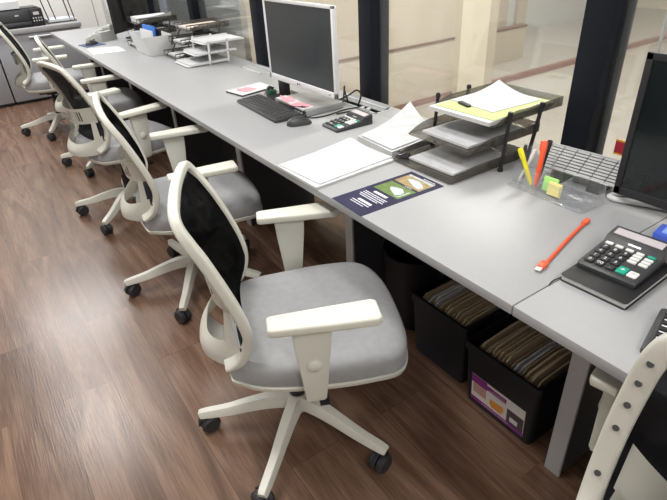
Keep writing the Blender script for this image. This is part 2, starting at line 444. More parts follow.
# ------------------------------------------------------------------ office chair
S = .924
def V(x, y, z): return Vector((x*S, y*S, z*S))
RAIL = [(-.236, .962), (-.216, .92), (-.194, .875), (-.160, .79), (-.132, .705), (-.119, .635), (-.127, .585), (-.152, .54), (-.19, .515)]
WID = [.195, .207, .213, .220, .222, .220, .215, .208, .198]
def rail_at(z):
    for (x0, z0), (x1, z1), w0, w1 in zip(RAIL, RAIL[1:], WID, WID[1:]):
        if z1 <= z <= z0:
            t = (z0-z)/(z0-z1); return x0+(x1-x0)*t, w0+(w1-w0)*t
    return (RAIL[0][0], WID[0]) if z > RAIL[0][1] else (RAIL[-1][0], WID[-1])

def caster_bm():
    bm = bmesh.new()
    for s in (-1, 1):
        lathe(bm, [(0, -.012), (.026, -.012), (.0325, -.006), (.0325, .006), (.026, .012), (0, .012)], 18,
              T(-.012, s*.0142, .0327)@RX(PI/2))
    cyl(bm, (0, 0, .03), (0, 0, .078), .009, n=10)
    # hood over the wheels
    pts = [(-.012+.0375*math.cos(a), 0, .033+.0375*math.sin(a)) for a in [math.radians(d) for d in range(5, 176, 17)]]
    sweep(bm, pts, lambda i, t: [(.0035, -.0015), (.0035, .0015), (-.0035, .0015), (-.0035, -.0015)], up=(0, 1, 0))
    return bm

def make_chair():
    r = empty('office_chair')
    W = M['white_plastic']
    # seat cushion
    ol = []
    for x, y in [(-.185, -.185), (-.10, -.235), (.05, -.262), (.20, -.268), (.305, -.246), (.352, -.15), (.362, 0), (.352, .15), (.305, .246), (.20, .268), (.05, .262), (-.10, .235), (-.185, .185), (-.205, .08), (-.205, -.08)]:
        ol.append((x, y, 0))
    ol = [p for p in catmull(ol+[ol[0]], 4)][:-1]
    cx, cy = .06, 0.
    bm = bmesh.new()
    rings = []
    for k, (sc, z) in enumerate([(.97, .440), (1.0, .452), (1.0, .497), (.985, .511), (.94, .521), (.82, .527), (.6, .529), (.3, .528), (.08, .527)]):
        ring = []
        for p in ol:
            x = cx+(p.x-cx)*sc; y = p.y*sc
            drop = .022*max(0, (x-.22)/.13)**2*sc
            ring.append(bm.verts.new(V(x, y, z-drop+(.010*max(0, -(x+.02))/.18 if k > 3 else 0))))
        rings.append(ring)
    n = len(ol)
    for a, b in zip(rings, rings[1:]):
        for i in range(n): bm.faces.new((a[i], a[(i+1) % n], b[(i+1) % n], b[i]))
    bm.faces.new(rings[-1]); bm.faces.new(rings[0][::-1])
    build('seat', bm, M['fabric'], r)
    bm = bmesh.new()
    rings = []
    for sc, z in [(.80, .408), (.93, .417), (1.0, .430), (1.012, .444), (.99, .446)]:
        rings.append([bm.verts.new(V(cx+(p.x-cx)*sc, p.y*sc, z-.022*max(0, (p.x-.22)/.13)**2*sc)) for p in ol])
    for a, b in zip(rings, rings[1:]):
        for i in range(n): bm.faces.new((a[i], a[(i+1) % n], b[(i+1) % n], b[i]))
    bm.faces.new(rings[0][::-1]); bm.faces.new(rings[-1])
    o = build('seat_shell', bm, W, r); o['label'] = 'white plastic shell under the cushion'
    # back frame: closed loop of rails and top bar, ends swept under
    bm = bmesh.new()
    side = [(x, w, z) for (x, z), w in zip(RAIL, WID)]
    left = [V(x, w, z) for x, w, z in side]
    right = [V(x, -w, z) for x, w, z in side]
    top = [V(-.246, .165, .987), V(-.251, .09, .996), V(-.253, 0, .999), V(-.251, -.09, .996), V(-.246, -.165, .987)]
    path = catmull(left[::-1]+top+right, 5)
    N = len(path)
    def fs(i, t):
        z = path[i].z/S
        h = .042 if z < .93 else .042-.012*min(1, (z-.93)/.06)
        return rsect(.027*S, h*S*.9, .28, 3)
    def frame_sweep(bm):
        rings = []
        for i, p in enumerate(path):
            d = (path[min(i+1, N-1)]-path[max(i-1, 0)]).normalized()
            nrm = Vector((1, 0, .18)); nrm = (nrm-d*nrm.dot(d)).normalized(); s = d.cross(nrm)
            rings.append([bm.verts.new(p+nrm*a+s*b) for a, b in fs(i, 0)])
        m = len(rings[0])
        for A, B in zip(rings, rings[1:]):
            for k in range(m): bm.faces.new((A[k], A[(k+1) % m], B[(k+1) % m], B[k]))
        bm.faces.new(rings[0][::-1]); bm.faces.new(rings[-1])
    frame_sweep(bm)
    fr = build('backrest_frame', bm, W, r)
    for s in (-1, 1):
        for z in (.58, .69, .79, .84, .885, .925):
            x, w = rail_at(z)
            bm = bmesh.new(); cyl(bm, V(x-.0115, s*w, z), V(x-.0165, s*w, z), .0055*S, n=10)
            o = build('bolt', bm, M['dark_grey'], fr)
    # mesh panel between the rails, slightly hollow
    bm = bmesh.new(); rows = []
    for j in range(17):
        z = .985-(.985-.55)*j/16
        x, w = rail_at(z)
        if z > .95: w = .195-.06*((z-.95)/.035)**2
        rows.append([bm.verts.new(V(x+.006-.022*(1-u*u)-(.008 if z > .95 else 0), u*(w-.008), z)) for u in [i/8-1 for i in range(17)]])
    for a, b in zip(rows, rows[1:]):
        for i in range(16): bm.faces.new((a[i], a[i+1], b[i+1], b[i]))
    bmesh.ops.solidify(bm, geom=bm.faces[:], thickness=.003)
    o = build('backrest_mesh', bm, M['mesh'], r); o['label'] = 'black mesh panel'
    # lumbar band with slots
    bm = bmesh.new(); NU, NV = 44, 5; rows = []
    for j in range(NV+1):
        z = .672+.092*j/NV
        rr = []
        for i in range(NU+1):
            u = 2*i/NU-1
            x = -.150-.075*(1-abs(u)**2.2)-.012*(j/NV-.5)
            zz = z+.02*u*u-.01
            rr.append(bm.verts.new(V(x, u*.192, zz)))
        rows.append(rr)
    for j in range(NV):
        for i in range(NU):
            if 1 <= j <= NV-2 and 9 <= i < NU-9 and i % 2 == 1: continue
            bm.faces.new((rows[j][i], rows[j][i+1], rows[j+1][i+1], rows[j+1][i]))
    bmesh.ops.solidify(bm, geom=bm.faces[:], thickness=.009)
    o = build('lumbar_support', bm, W, r); o['label'] = 'slotted white lumbar band'
    # lower rear bracket: bowed plate joining both rails, tongue under the seat
    bm = bmesh.new(); NU = 24; rows = []
    for j in range(9):
        v = j/8
        rr = []
        for i in range(NU+1):
            u = 2*i/NU-1; a = abs(u)
            bow = 1-a**2.6
            x = -.150-.112*bow*(.90+.10*math.sin(PI*v)) - .03*(1-v)*bow
            zt = .605-.055*bow; zb = .500-.018*bow
            rr.append(bm.verts.new(V(x, u*.203, zb+(zt-zb)*v)))
        rows.append(rr)
    for a, b in zip(rows, rows[1:]):
        for i in range(NU): bm.faces.new((a[i], a[i+1], b[i+1], b[i]))
    bmesh.ops.solidify(bm, geom=bm.faces[:], thickness=.010)
    br = build('back_bracket', bm, W, r)
    # tongue from the bracket forward under the seat
    bm = bmesh.new()
    sweep(bm, catmull([V(-.262, 0, .520), V(-.245, 0, .478), V(-.20, 0, .440), V(-.12, 0, .405), V(-.03, 0, .400)], 5), lambda i, t: rsect(.15*S*(1-.3*t), .016*S, .3, 2), up=(0, 1, 0))
    build('tongue', bm, W, br)
    # slim side straps from the bracket up to the lumbar band
    for sd in (-1, 1):
        bm = bmesh.new(); rows = []
        for q in range(5):
            t = q/4; rr = []
            for i in range(5):
                a = .85+.12*i/4
                b1 = 1-a**2.6
                lo = (-.150-.112*b1, .203*a*sd, .590-.055*b1)
                hi = (-.150-.075*(1-a**2.2)-.004, .192*a*sd, .682+.02*a*a-.01)
                rr.append(bm.verts.new(V(*[l+(h-l)*t for l, h in zip(lo, hi)])))
            rows.append(rr)
        for a_, b_ in zip(rows, rows[1:]):
            for i in range(4): bm.faces.new((a_[i], a_[i+1], b_[i+1], b_[i]))
        bmesh.ops.solidify(bm, geom=bm.faces[:], thickness=.009)
        build('strap', bm, W, br)
    # arms
    for s in (-1, 1):
        bm = bmesh.new()
        prof = [(.018, .445), (.075, .445), (.084, .52), (.098, .64), (.102, .705), (-.004, .705), (.0, .64), (.012, .52)]
        t = bmesh.new(); prism(t, [(x*S, z*S) for x, z in prof], -.014*S, .014*S, bev=.004)
        merge(bm, t, T(0, s*.300*S, 0)@RX(PI/2))
        box(bm, V(.045, s*.225, .446), (.055*S, .17*S, .020*S), bev=.004)
        ar = build('armrest', bm, W, r)
        bm = bmesh.new()
        pl = [(-.062, -.026), (-.05, -.032), (.10, -.040), (.215, -.044), (.228, -.036), (.228, .036), (.215, .044), (.10, .040), (-.05, .032), (-.062, .026)]
        t = bmesh.new(); prism(t, [(x*S, y*S) for x, y in pl], 0, .026*S, bev=.006, seg=3)
        merge(bm, t, T(0, s*.302*S, .703*S))
        build('arm_pad', bm, M['pad'], ar)
        bm = bmesh.new(); lathe(bm, [(0, .006), (.014, .005), (.019, .001), (.019, -.004), (0, -.004)], 18, T(.048*S, s*.317*S, .575*S)@RX(-s*PI/2))
        build('height_button', bm, W, ar)
    # mechanism, column, lever
    bm = bmesh.new(); box(bm, V(.01, 0, .390), (.24*S, .15*S, .04*S), bev=.008); box(bm, V(.0, 0, .368), (.10*S, .09*S, .03*S), bev=.006)
    me = build('tilt_mechanism', bm, M['black_plastic'], r)
    bm = bmesh.new(); tube(bm, catmull([V(.06, -.07, .390), V(.065, -.17, .388), V(.07, -.235, .382)], 4), .006*S); box(bm, V(.072, -.25, .380), (.03*S, .05*S, .010*S), bev=.003)
    build('lever', bm, M['black_plastic'], me)
    bm = bmesh.new(); cyl(bm, V(0, 0, .14), V(0, 0, .26), .027*S, n=20); cyl(bm, V(0, 0, .26), V(0, 0, .38), .016*S, n=20)
    build('gas_column', bm, M['black_plastic'], r)
    # five star base
    bm = bmesh.new()
    lathe(bm, [(0, .095*S), (.040*S, .098*S), (.046*S, .12*S), (.045*S, .155*S), (.036*S, .168*S), (0, .168*S)], 24)
    for k in range(5):
        a = 2*PI*k/5; d = Vector((math.cos(a), math.sin(a), 0))
        pts = [d*(rr*S)+Vector((0, 0, z*S)) for rr, z in ((.02, .140), (.09, .140), (.17, .125), (.25, .105), (.338, .092), (.362, .087))]
        hs = [.05, .046, .040, .033, .027, .022]; ws = [.058, .052, .045, .040, .037, .030]
        P = catmull(pts, 4)
        def sc(i, t):
            j = min(4, int(t*5)); f = t*5-j
            w = ws[j]+(ws[j+1]-ws[j])*f; h = hs[j]+(hs[j+1]-hs[j])*f
            return [(a_*S, b_*S) for a_, b_ in [(h/2, -w*.30), (h*.42, -w*.36), (-h/2, -w/2), (-h/2, w/2), (h*.42, w*.36), (h/2, w*.30)]]
        sweep(bm, P, sc, up=(0, 0, 1))
    ba = build('base', bm, W, r)
    first = None
    for k in range(5):
        a = 2*PI*k/5; l = (math.cos(a)*.346*S, math.sin(a)*.346*S, 0)
        if first is None:
            first = build('caster', caster_bm(), M['caster'], ba, l); first['label'] = 'dark grey twin caster'; c = first
        else:
            c = first.copy(); COL.objects.link(c); c.parent = ba; c.location = l
        c.rotation_euler = (0, 0, [.6, 2.2, 3.9, 1.1, 5.2][k])
    return r

proto = make_chair()
chairs = [
 ((-.244, .580), -25, 148, 'nearest white office chair with grey seat, whole in view, beside the file boxes'),
 ((-.185, 1.630), -11, 165, 'second white chair from the front, grey seat partly hidden by the nearest black mesh back'),
 ((-.205, 2.658), 11, 155, 'third white chair along the desk, its see-through mesh back turned to us'),
 ((-.10, 3.665), -6, 160, 'fourth white chair, only a thin edge of back showing behind the third mesh back'),
 ((-.225, 4.811), -9, 172, 'last white chair in the row, in front of the grey cabinet and printer'),
 ((-.095, -.512), 9, 100, 'cropped white chair pushed under the near desk, rail with bolts at the photo corner'),
]
for i, ((x, y), yaw, ph, lb) in enumerate(chairs):
    c = proto if i == 0 else copy_tree(proto)
    c.location = (x, y, 0); c.rotation_euler = (0, 0, math.radians(yaw))
    tag(c, lb, 'chair', 'office chairs along the desk')
    for ch in c.children:
        if ch.name.startswith('base'): ch.rotation_euler = (0, 0, math.radians(ph-yaw))
        if i == 5 and ch.name.startswith('armrest'): ch.location.x = .215    # arms slid forward
        if i == 5 and ch.name.startswith(('back', 'lumbar')):                # its back is set higher and more upright
            p = Vector((-.09, 0, .45)); rm = RY(math.radians(25))
            ch.rotation_euler = rm.to_euler(); ch.location = p-rm@p+Vector((0, 0, .045))

# ------------------------------------------------------------------ screens
def screen(name, y0, y1, z0, z1, xf, frame, scr, side, bot, label, zb=DT, sy=0., depth=.014, foot='black', tilt=0., yaw=0., centre=None, logo=False):
    """screen facing -x; front face at xf"""
    yc = (y0+y1)/2; w = y1-y0; h = z1-z0
    r = empty(name, (xf, yc, DT) if centre is None else (*centre, DT), yaw); tag(r, label, 'monitor')
    z0 -= DT; z1 -= DT
    bm = bmesh.new()
    d = .012
    # bezel ring
    box(bm, (d/2, 0, z0+bot/2), (d, w, bot), bev=.002)
    box(bm, (d/2, 0, z1-side/2), (d, w, side), bev=.002)
    for s in (-1, 1): box(bm, (d/2, s*(w-side)/2, (z0+z1)/2), (d, side, h-.001), bev=.002)
    bz = build('bezel', bm, frame, r)
    bm = bmesh.new(); box(bm, (d*.4+.002, 0, (z0+bot+z1-side)/2), (.006, w-side*1.4, h-bot-side+.004*0+.006))
    build('screen_panel', bm, scr, r)
    bm = bmesh.new(); box(bm, (d+depth/2-.002, 0, (z0+z1)/2), (depth, w-.004, h-.004), bev=.01, seg=3)
    box(bm, (d+depth+.012, 0, (z0+z1)/2-.02), (.03, w*.45, h*.5), bev=.01)
    build('back_cover', bm, frame, r)
    zf = zb-DT
    bm = bmesh.new(); box(bm, (d+depth+.035, sy, (zf+z0+.14)/2), (.03, .07, z0+.14-zf), bev=.006)
    box(bm, (d+depth+.035, sy, zf+.006), (.15, .21 if not sy else .12, .012), bev=.005)
    build('stand', bm, M['white'] if foot == 'white' else M['black_plastic'], r)
    if foot == 'white':
        bm = bmesh.new(); tube(bm, catmull([(.09, .10, .008), (.05, .20, .008), (.022, .262, .008), (.030, .286, .008), (.07, .27, .008), (.12, .20, .008)], 6), .0075, 10)
        f = build('foot_tube', bm, M['white'], r); f['label'] = 'white bent tube foot'
    if logo:
        bm = bmesh.new()
        mt = Matrix(((0, 0, -1, -.0006), (-1, 0, 0, 0), (0, 1, 0, z0+bot*.52), (0, 0, 0, 1)))
        text_mesh(bm, 'LG', .011, mt@T(-.006, 0, 0))
        lathe(bm, [(0, .0006), (.0045, .0006), (.0045, 0), (0, 0)], 16, mt@T(-.022, 0, 0))
        build('logo', bm, M['dark_grey'], bz)
        bm = bmesh.new(); box(bm, (-.0006, -w/2+.045, z0+bot*.5), (.002, .010, .003)); build('power_button', bm, M['dark_grey'], bz)
    return r
screen('monitor', 1.250, 1.812, .845, 1.20, .42, M['white_edge'], M['screen'], .014, .026,
       'white framed flat monitor with dark blank screen above the pink sticky notes', logo=True, sy=.262)
screen('monitor', -.395, .139, .775, 1.150, .585, M['black_plastic'], M['screen_dark'], .018, .024,
       'black monitor cropped at the right edge of the photo behind the notebook', foot='white')
screen('monitor', -.25, .25, .80, 1.17, 0, M['black_plastic'], M['screen_dark'], .016, .02,
       'far black monitor behind the white tub, between the telephone and wire trays', centre=(.515, 4.50), yaw=math.radians(-50))

# ------------------------------------------------------------------ keyboards, mice, computer
def keyboard(loc, rz, w, d, label, legends=False):
    r = empty('keyboard', loc, rz); tag(r, label, 'keyboard')
    bm = bmesh.new()
    t = bmesh.new(); prism(t, rrect(w, d, .008, 3), 0, .014, bev=.004); merge(bm, t, RX(math.radians(0)))
    for v in bm.verts:
        if v.co.z > .007: v.co.z += .008*(v.co.y/d+.5)
    build('body', bm, M['dark_grey'], r)
    bm = bmesh.new()
    kw = (w-.02)/18.0; kd = (d-.02)/6.2
    t = bmesh.new(); prism(t, rrect(kw*.86, kd*.84, .002, 2), 0, .006, bev=.0015, seg=1); merge(bm, t)
    first = None; n = 0
    for row in range(6):
        for cc in range(18):
            if row == 0 and 4 <= cc <= 9: continue
            if cc in (14,) and row in (1,): continue
            if n >= 99: continue
            x = -w/2+.01+kw*(cc+.5); y = -d/2+.010+kd*(row+.5)
            if first is None: first = build('key', bm, M['key'], r); c = first
            else: c = first.copy(); COL.objects.link(c); c.parent = r
            c.location = (x, y, .0155+.008*(y/d+.5)-.004); n += 1
            if legends and cc < 2:
                bl = bmesh.new(); box(bl, (-kw*.08, kd*.12, .0062), (kw*(.42 if cc == 0 else .2), kd*.16, .0004)); build('legend', bl, M['white_ink'], c)
    bm = bmesh.new(); t = bmesh.new(); prism(t, rrect(kw*5.8, kd*.84, .002, 2), 0, .006, bev=.0015, seg=1); merge(bm, t)
    build('space_bar', bm, M['key'], r, loc=(-w/2+.01+kw*7, -d/2+.010+kd*.5, .0125))
    return r
# far keyboard: long edge runs away from the camera, front edge towards the aisle
keyboard((.309, 1.665, DT), -PI/2-math.radians(3), .435, .128, 'black keyboard lying in front of the white monitor')
k2 = keyboard((.187, -.430, DT), -math.radians(75.5), .44, .145, 'black keyboard cropped at the right edge, on the near desk behind the chair rail', True)

def mouse(loc, rz, label):
    r = empty('computer_mouse', loc, rz); tag(r, label, 'mouse')
    bm = bmesh.new(); rings = []
    for k in range(11):
        t = k/10; x = -.055+.11*t
        w = .031*math.sqrt(max(.02, 1-(2*t-1)**4)); h = .036*math.sin(PI*(t*.78+.16))**.8*(1 if 0 < k < 10 else .55)
        rings.append([bm.verts.new((x, w*math.cos(a), max(0, h*math.sin(a)**.8))) for a in [PI*i/12 for i in range(13)]])
    for a, b in zip(rings, rings[1:]):
        for i in range(12): bm.faces.new((a[i], a[i+1], b[i+1], b[i]))
        bm.faces.new((a[12], a[0], b[0], b[12]))
    bm.faces.new(rings[0]); bm.faces.new(rings[-1][::-1])
    build('body', bm, M['dark_grey'], r)
    bm = bmesh.new(); cyl(bm, (.028, -.004, .029), (.028, .004, .029), .008, n=14); build('scroll_wheel', bm, M['caster'], r)
    return r
mouse((.308, 1.374, DT), math.radians(-16), 'black mouse beside the keyboard on the grey desk')

r = empty('desktop_computer', (.47, 1.572, DT)); tag(r, 'slim grey desktop computer lying flat under the white monitor, papers on top', 'computer')
bm = bmesh.new(); box(bm, (.01, 0, .017), (.20, .285, .028), bev=.003); build('case', bm, M['grey_steel'], r)
bm = bmesh.new(); box(bm, (-.092, -.02, .016), (.006, .24, .018), bev=.001); build('front_panel', bm, M['dark_grey'], r)
bm = bmesh.new()
for y in (-.11, -.085, -.06): box(bm, (-.0965, y, .015), (.003, .014, .006))
build('port', bm, M['white'], r)
bm = bmesh.new()
for x in (-.07, .09):
    for y in (-.12, .12): cyl(bm, (x, y, 0), (x, y, .004), .01, n=10)
build('foot', bm, M['black_plastic'], r)

def sheet(name, label, cat, corners, z, th, m, group=None, sag=0., curl=None, nu=8, nv=8, edge=None, parent=None):
    """sheet or pile of paper from four world corners (x,y) in order; th thickness; curl=(corner index, lift)"""
    cx = sum(c[0] for c in corners)/4; cy = sum(c[1] for c in corners)/4
    ang = math.atan2(corners[1][1]-corners[0][1], corners[1][0]-corners[0][0])
    bm = bmesh.new()
    def P(u, v):
        a, b, c, d = corners
        x = (a[0]*(1-u)+b[0]*u)*(1-v)+(d[0]*(1-u)+c[0]*u)*v
        y = (a[1]*(1-u)+b[1]*u)*(1-v)+(d[1]*(1-u)+c[1]*u)*v
        h = 0
        if curl:
            for k, lift in curl:
                uu, vv = [(u, v), (1-u, v), (1-u, 1-v), (u, 1-v)][k]
                q = max(0, 1-(uu+vv)/.75); h += lift*q*q
        xx, yy = x-cx, y-cy
        return (xx*math.cos(-ang)-yy*math.sin(-ang), xx*math.sin(-ang)+yy*math.cos(-ang), h)
    top = [[bm.verts.new(Vector(P(i/nu, j/nv))+Vector((0, 0, th))) for i in range(nu+1)] for j in range(nv+1)]
    bot = [[bm.verts.new(Vector((*P(i/nu, j/nv)[:2], max(0, P(i/nu, j/nv)[2])))) for i in range(nu+1)] for j in range(nv+1)]
    for j in range(nv):
        for i in range(nu):
            bm.faces.new((top[j][i], top[j][i+1], top[j+1][i+1], top[j+1][i]))
            bm.faces.new((bot[j][i], bot[j+1][i], bot[j+1][i+1], bot[j][i+1]))
    mi = 1 if edge else 0
    for i in range(nu):
        for jj in (0, nv):
            bm.faces.new((top[jj][i], top[jj][i+1], bot[jj][i+1], bot[jj][i])).material_index = mi
    for j in range(nv):
        for ii in (0, nu):
            bm.faces.new((top[j][ii], top[j+1][ii], bot[j+1][ii], bot[j][ii])).material_index = mi
    o = build(name, bm, [m, edge] if edge else m, parent, loc=(cx, cy, z), rot=(0, 0, ang))
    if parent is None: tag(o, label, cat, group)
    return o

def rect(cx, cy, w, h, a=0):
    a = math.radians(a); ca, sa = math.cos(a), math.sin(a)
    return [(cx+x*ca-y*sa, cy+x*sa+y*ca) for x, y in ((-w/2, -h/2), (w/2, -h/2), (w/2, h/2), (-w/2, h/2))]

# papers and sticky notes by the monitor
sheet('paper_pile', 'white papers on top of the flat computer under the monitor', 'papers', [(.366, 1.435), (.425, 1.438), (.432, 1.70), (.378, 1.697)], DT+.0315, .006, M['paper'], edge=M['paper_edge'])
sheet('sticky_note', 'pink sticky note on the papers under the monitor, nearer the mouse', 'sticky note', rect(.396, 1.50, .055, .095, 10), DT+.0385, .0008, M['pink'], 'pink sticky notes', curl=[(0, .012)])
sheet('sticky_note', 'pink sticky note on the papers under the monitor, nearer the notepad', 'sticky note', rect(.402, 1.625, .052, .085, -16), DT+.0385, .0008, M['pink'], 'pink sticky notes', curl=[(3, .014)])
sheet('notepad', 'white notepad with dark backing lying left of the keyboard', 'notepad', [(.323, 1.955), (.530, 1.995), (.520, 2.140), (.300, 2.104)], DT, .009, M['paper'], edge=M['dark_grey'])
sheet('sticky_note', 'pink sticky note stuck on the notepad left of the keyboard', 'sticky note', rect(.392, 2.045, .075, .08, 18), DT+.0095, .0008, M['pink'], 'pink sticky notes', curl=[(3, .01)])
r = empty('tape_dispenser', (.445, 1.872, DT)); tag(r, 'small dark green dispenser behind the monitor lower corner', 'tape dispenser')
bm = bmesh.new(); prism(bm, rrect(.05, .035, .008, 4), 0, .030, bev=.004); build('body', bm, M['green_dark'], r)
bm = bmesh.new(); lathe(bm, [(.008, -.008), (.016, -.008), (.016, .008), (.008, .008), (.008, -.008)], 20, T(-.004, 0, .034)@RX(PI/2)); build('tape_roll', bm, M['black_plastic'], r)

def cable(pts, r, m, label, name='cable', group=None):
    bm = bmesh.new(); c = Vector(pts[0]); tube(bm, [p-c for p in catmull(pts, 8)], r, 8)
    return tag(build(name, bm, m, None, loc=c), label, 'cable', group)
cable([(.347, 1.422, DT+.012), (.40, 1.395, DT+.004), (.47, 1.385, DT+.004), (.56, 1.40, DT+.004), (.62, 1.39, DT+.004), (.645, 1.38, DT+.004)], .003, M['cable'], 'black mouse cable trailing past the flat computer', 'mouse_cable')
cable([(.665, 1.50, DT-.02), (.66, 1.53, DT+.05), (.64, 1.50, DT+.075), (.615, 1.475, DT+.035), (.60, 1.46, DT+.02)], .004, M['cable'], 'black cable looping up from the open port, left of the black post', 'cable')
cable([(.665, 1.44, DT-.02), (.675, 1.42, DT+.045), (.665, 1.44, DT+.065), (.645, 1.475, DT+.04), (.60, 1.50, DT+.02)], .004, M['cable'], 'second black cable arching out of the open port towards the black post', 'cable')
cable([(.66, 1.36, DT-.018), (.64, 1.352, DT+.006), (.60, 1.35, DT+.004), (.555, 1.365, DT+.004), (.50, 1.37, DT+.0045)], .003, M['cable'], 'thin black cable lying flat behind the smaller calculator', 'cable')
cable([(.50, 1.905, DT+.004), (.48, 1.935, DT+.02), (.46, 1.925, DT+.03), (.42, 1.90, DT+.006)], .003, mat('red_cable', (.5, .03, .06), .4), 'short red wire loop behind the notepad', 'wire')
for i, (x, y) in enumerate(((.628, 1.345), (.634, 1.310))):
    bm = bmesh.new(); box(bm, (0, 0, .009), (.03, .013, .016), bev=.003); box(bm, (.019, 0, .009), (.01, .008, .008))
    tag(build('cable_plug', bm, M['alu'], None, loc=(x-.005, y, DT), rot=(0, 0, .5)), ('left' if i == 0 else 'right')+' one of two pale cable plugs at the open port rim', 'plug', 'pale cable plugs')

# ------------------------------------------------------------------ calculators
def key_part(parent, name, x, y, w, h, z, m, legend=None, size=.010, lm=None, bev=.0012):
    bm = bmesh.new(); prism(bm, rrect(w, h, min(w, h)*.16, 3), 0, .005, bev=bev, seg=1)
    k = build(name, bm, m, parent, loc=(x, y, z))
    if legend:
        bm = bmesh.new(); text_mesh(bm, legend, size, T(0, 0, .0052)); build('legend', bm, lm or M['white_ink'], k)
    return k
def calculator(loc, rz, w, h, label, detail=True):
    r = empty('calculator', loc, rz); tag(r, label, 'calculator', 'desk calculators')
    # local: x across, y up the keys; wedge body, display raised at the back
    prof = [(-h/2, 0), (h/2, 0), (h/2, .040), (h*.24, .034), (h*.17, .022), (-h/2+.004, .012), (-h/2, .008)]
    bm = bmesh.new(); t = bmesh.new(); prism(t, prof, -w/2, w/2, bev=.003)
    merge(bm, t, Matrix(((0, 0, 1, 0), (1, 0, 0, 0), (0, 1, 0, 0), (0, 0, 0, 1))))
    body = build('body', bm, M['dark_grey'], r)
    tilt = math.atan2(.010, h*.67)
    deck = empty('deck'); bpy.data.objects.remove(deck)
    bm = bmesh.new(); box(bm, (0, 0, 0), (w*.84, h*.15, .0016), mtx=T(0, h*.365, .0385)@RX(math.radians(8)))
    d = build('display', bm, M['lcd'], r); d['label'] = 'pale grey display'
    bm = bmesh.new(); box(bm, (w*.02, 0, 0), (w*.22, .004, .0006), mtx=T(0, h*.205, .0294)@RX(math.atan2(.012, h*.07)))
    build('name_strip', bm, M['alu'], r)
    def zz(y): return .0122+.010*(y+h/2)/(h*.67)-.0012
    cw = w*.90/5; rows = [h*.115, h*.0, -h*.125, -h*.25, -h*.375]
    rows = [h*.125-i*h*.128 for i in range(5)]
    xs = [-w*.45+cw*(i+.5) for i in range(5)]
    for i in range(4): key_part(r, 'key', xs[i], rows[0], cw*.72, h*.055, zz(rows[0]), M['white_key'])
    key_part(r, 'key', xs[4], rows[0]+h*.02, cw*.72, h*.045, zz(rows[0]), M['teal'])
    L = ['789', '456', '123']
    for j in range(3):
        for i in range(3):
            key_part(r, 'key', xs[i], rows[j+1]+h*.01, cw*.84, h*.105, zz(rows[j+1]), M['key'], L[j][i] if detail else None, .0135)
        for i in (3, 4):
            yy = rows[0]-h*.075*(j+1)-(0 if i == 3 else -h*.01)
            key_part(r, 'key', xs[i], yy, cw*.80, h*.055, zz(yy), M['white_key'])
    for i, s in enumerate(('0', '00', '.')):
        key_part(r, 'key', xs[i], rows[4]+h*.01, cw*.84, h*.105, zz(rows[4]), M['key'], s if detail else None, .0135)
    key_part(r, 'key', xs[3], rows[4]+h*.052, cw*.88, h*.17, zz(rows[4]), M['teal'], '+' if detail else None, .022)
    key_part(r, 'key', xs[4], rows[4]+h*.04, cw*.88, h*.14, zz(rows[4]), M['white_key'], '=' if detail else None, .018, M['alu'])
    return r
calculator((.300, -.062, DT+.0185), math.radians(-90+4), .130, .168, 'larger dark grey calculator with teal plus key, lying on the black notebook')
calculator((.452, 1.222, DT), math.radians(-90-2), .118, .178, 'smaller dark grey calculator with teal plus key behind the loose papers', detail=True)

# ------------------------------------------------------------------ documents, brochure
sheet('document_pile', 'loose pile of printed white sheets at the front edge of the desk', 'papers', [(-.002, .762), (.330, .778), (.338, 1.036), (-.006, 1.010)], DT, .009, M['print'], edge=M['paper_edge'], curl=[(2, .012)])
sheet('document_pile', 'thicker pile of printed white sheets with a lifted corner, left of the smoked letter trays', 'papers', [(.352, .815), (.62, .838), (.705, 1.115), (.365, 1.032)], DT, .022, M['print2'], edge=M['paper_edge'], curl=[(2, .05), (1, .01)])
sheet('printed_sheet', 'top printed sheet, slightly turned, on the loose pile at the desk front edge', 'paper', rect(.172, .905, .325, .235, 4.5), DT+.0105, .0008, M['print'], curl=[(2, .013)])
sheet('printed_sheet', 'top printed sheet on the thicker pile with the lifted corner', 'paper', [(.362, .826), (.60, .848), (.640, 1.055), (.372, 1.022)], DT+.0255, .0008, M['print2'], curl=[(2, .024)])
r = empty('binder_clip', (.372, .776, DT+.012), math.radians(20)); tag(r, 'black binder clip where the two paper piles meet', 'binder clip')
bm = bmesh.new(); t = bmesh.new(); prism(t, [(-.012, .0), (.014, .0), (.006, .016), (-.004, .016)], -.022, .022, bev=.0015); merge(bm, t, RX(PI/2)); build('body', bm, M['black_plastic'], r)
bm = bmesh.new(); tube(bm, catmull([(-.004, -.008, .016), (-.035, -.007, .02), (-.038, 0, .021), (-.035, .007, .02), (-.004, .008, .016)], 4), .0012, 6); build('handle', bm, M['metal'], r)

r = empty('brochure', (.160, .603, DT), math.radians(-1.2)); tag(r, 'navy leaflet with two photos of white buildings lying at the desk front edge', 'leaflet')
# local x to the window (top of the print), y away from camera
bm = bmesh.new(); box(bm, (0, 0, .0006), (.320, .153, .0012)); build('leaflet_sheet', bm, M['navy'], r)
def flat(name, lo, hi, m, z, parent=r):
    bm = bmesh.new(); box(bm, ((lo[0]+hi[0])/2, (lo[1]+hi[1])/2, z), (hi[0]-lo[0], hi[1]-lo[1], .0004)); return build(name, bm, m, parent)
p = flat('photo_print', (-.012, -.058), (.062, .060), M['grass'], .0014)
bm = bmesh.new(); prism(bm, [(.0, -.030), (.012, -.040), (.034, -.036), (.046, -.012), (.040, .010), (.030, .026), (.020, .018), (.012, .0)], 0, .0003, T(0, 0, .0017)); build('building_print', bm, M['building'], p)
bm = bmesh.new(); prism(bm, [(-.008, -.03), (.0, -.05), (.05, -.05), (.044, -.044), (.004, -.044)], 0, .0003, T(0, 0, .0017)); build('path_print', bm, M['sky_print'], p)
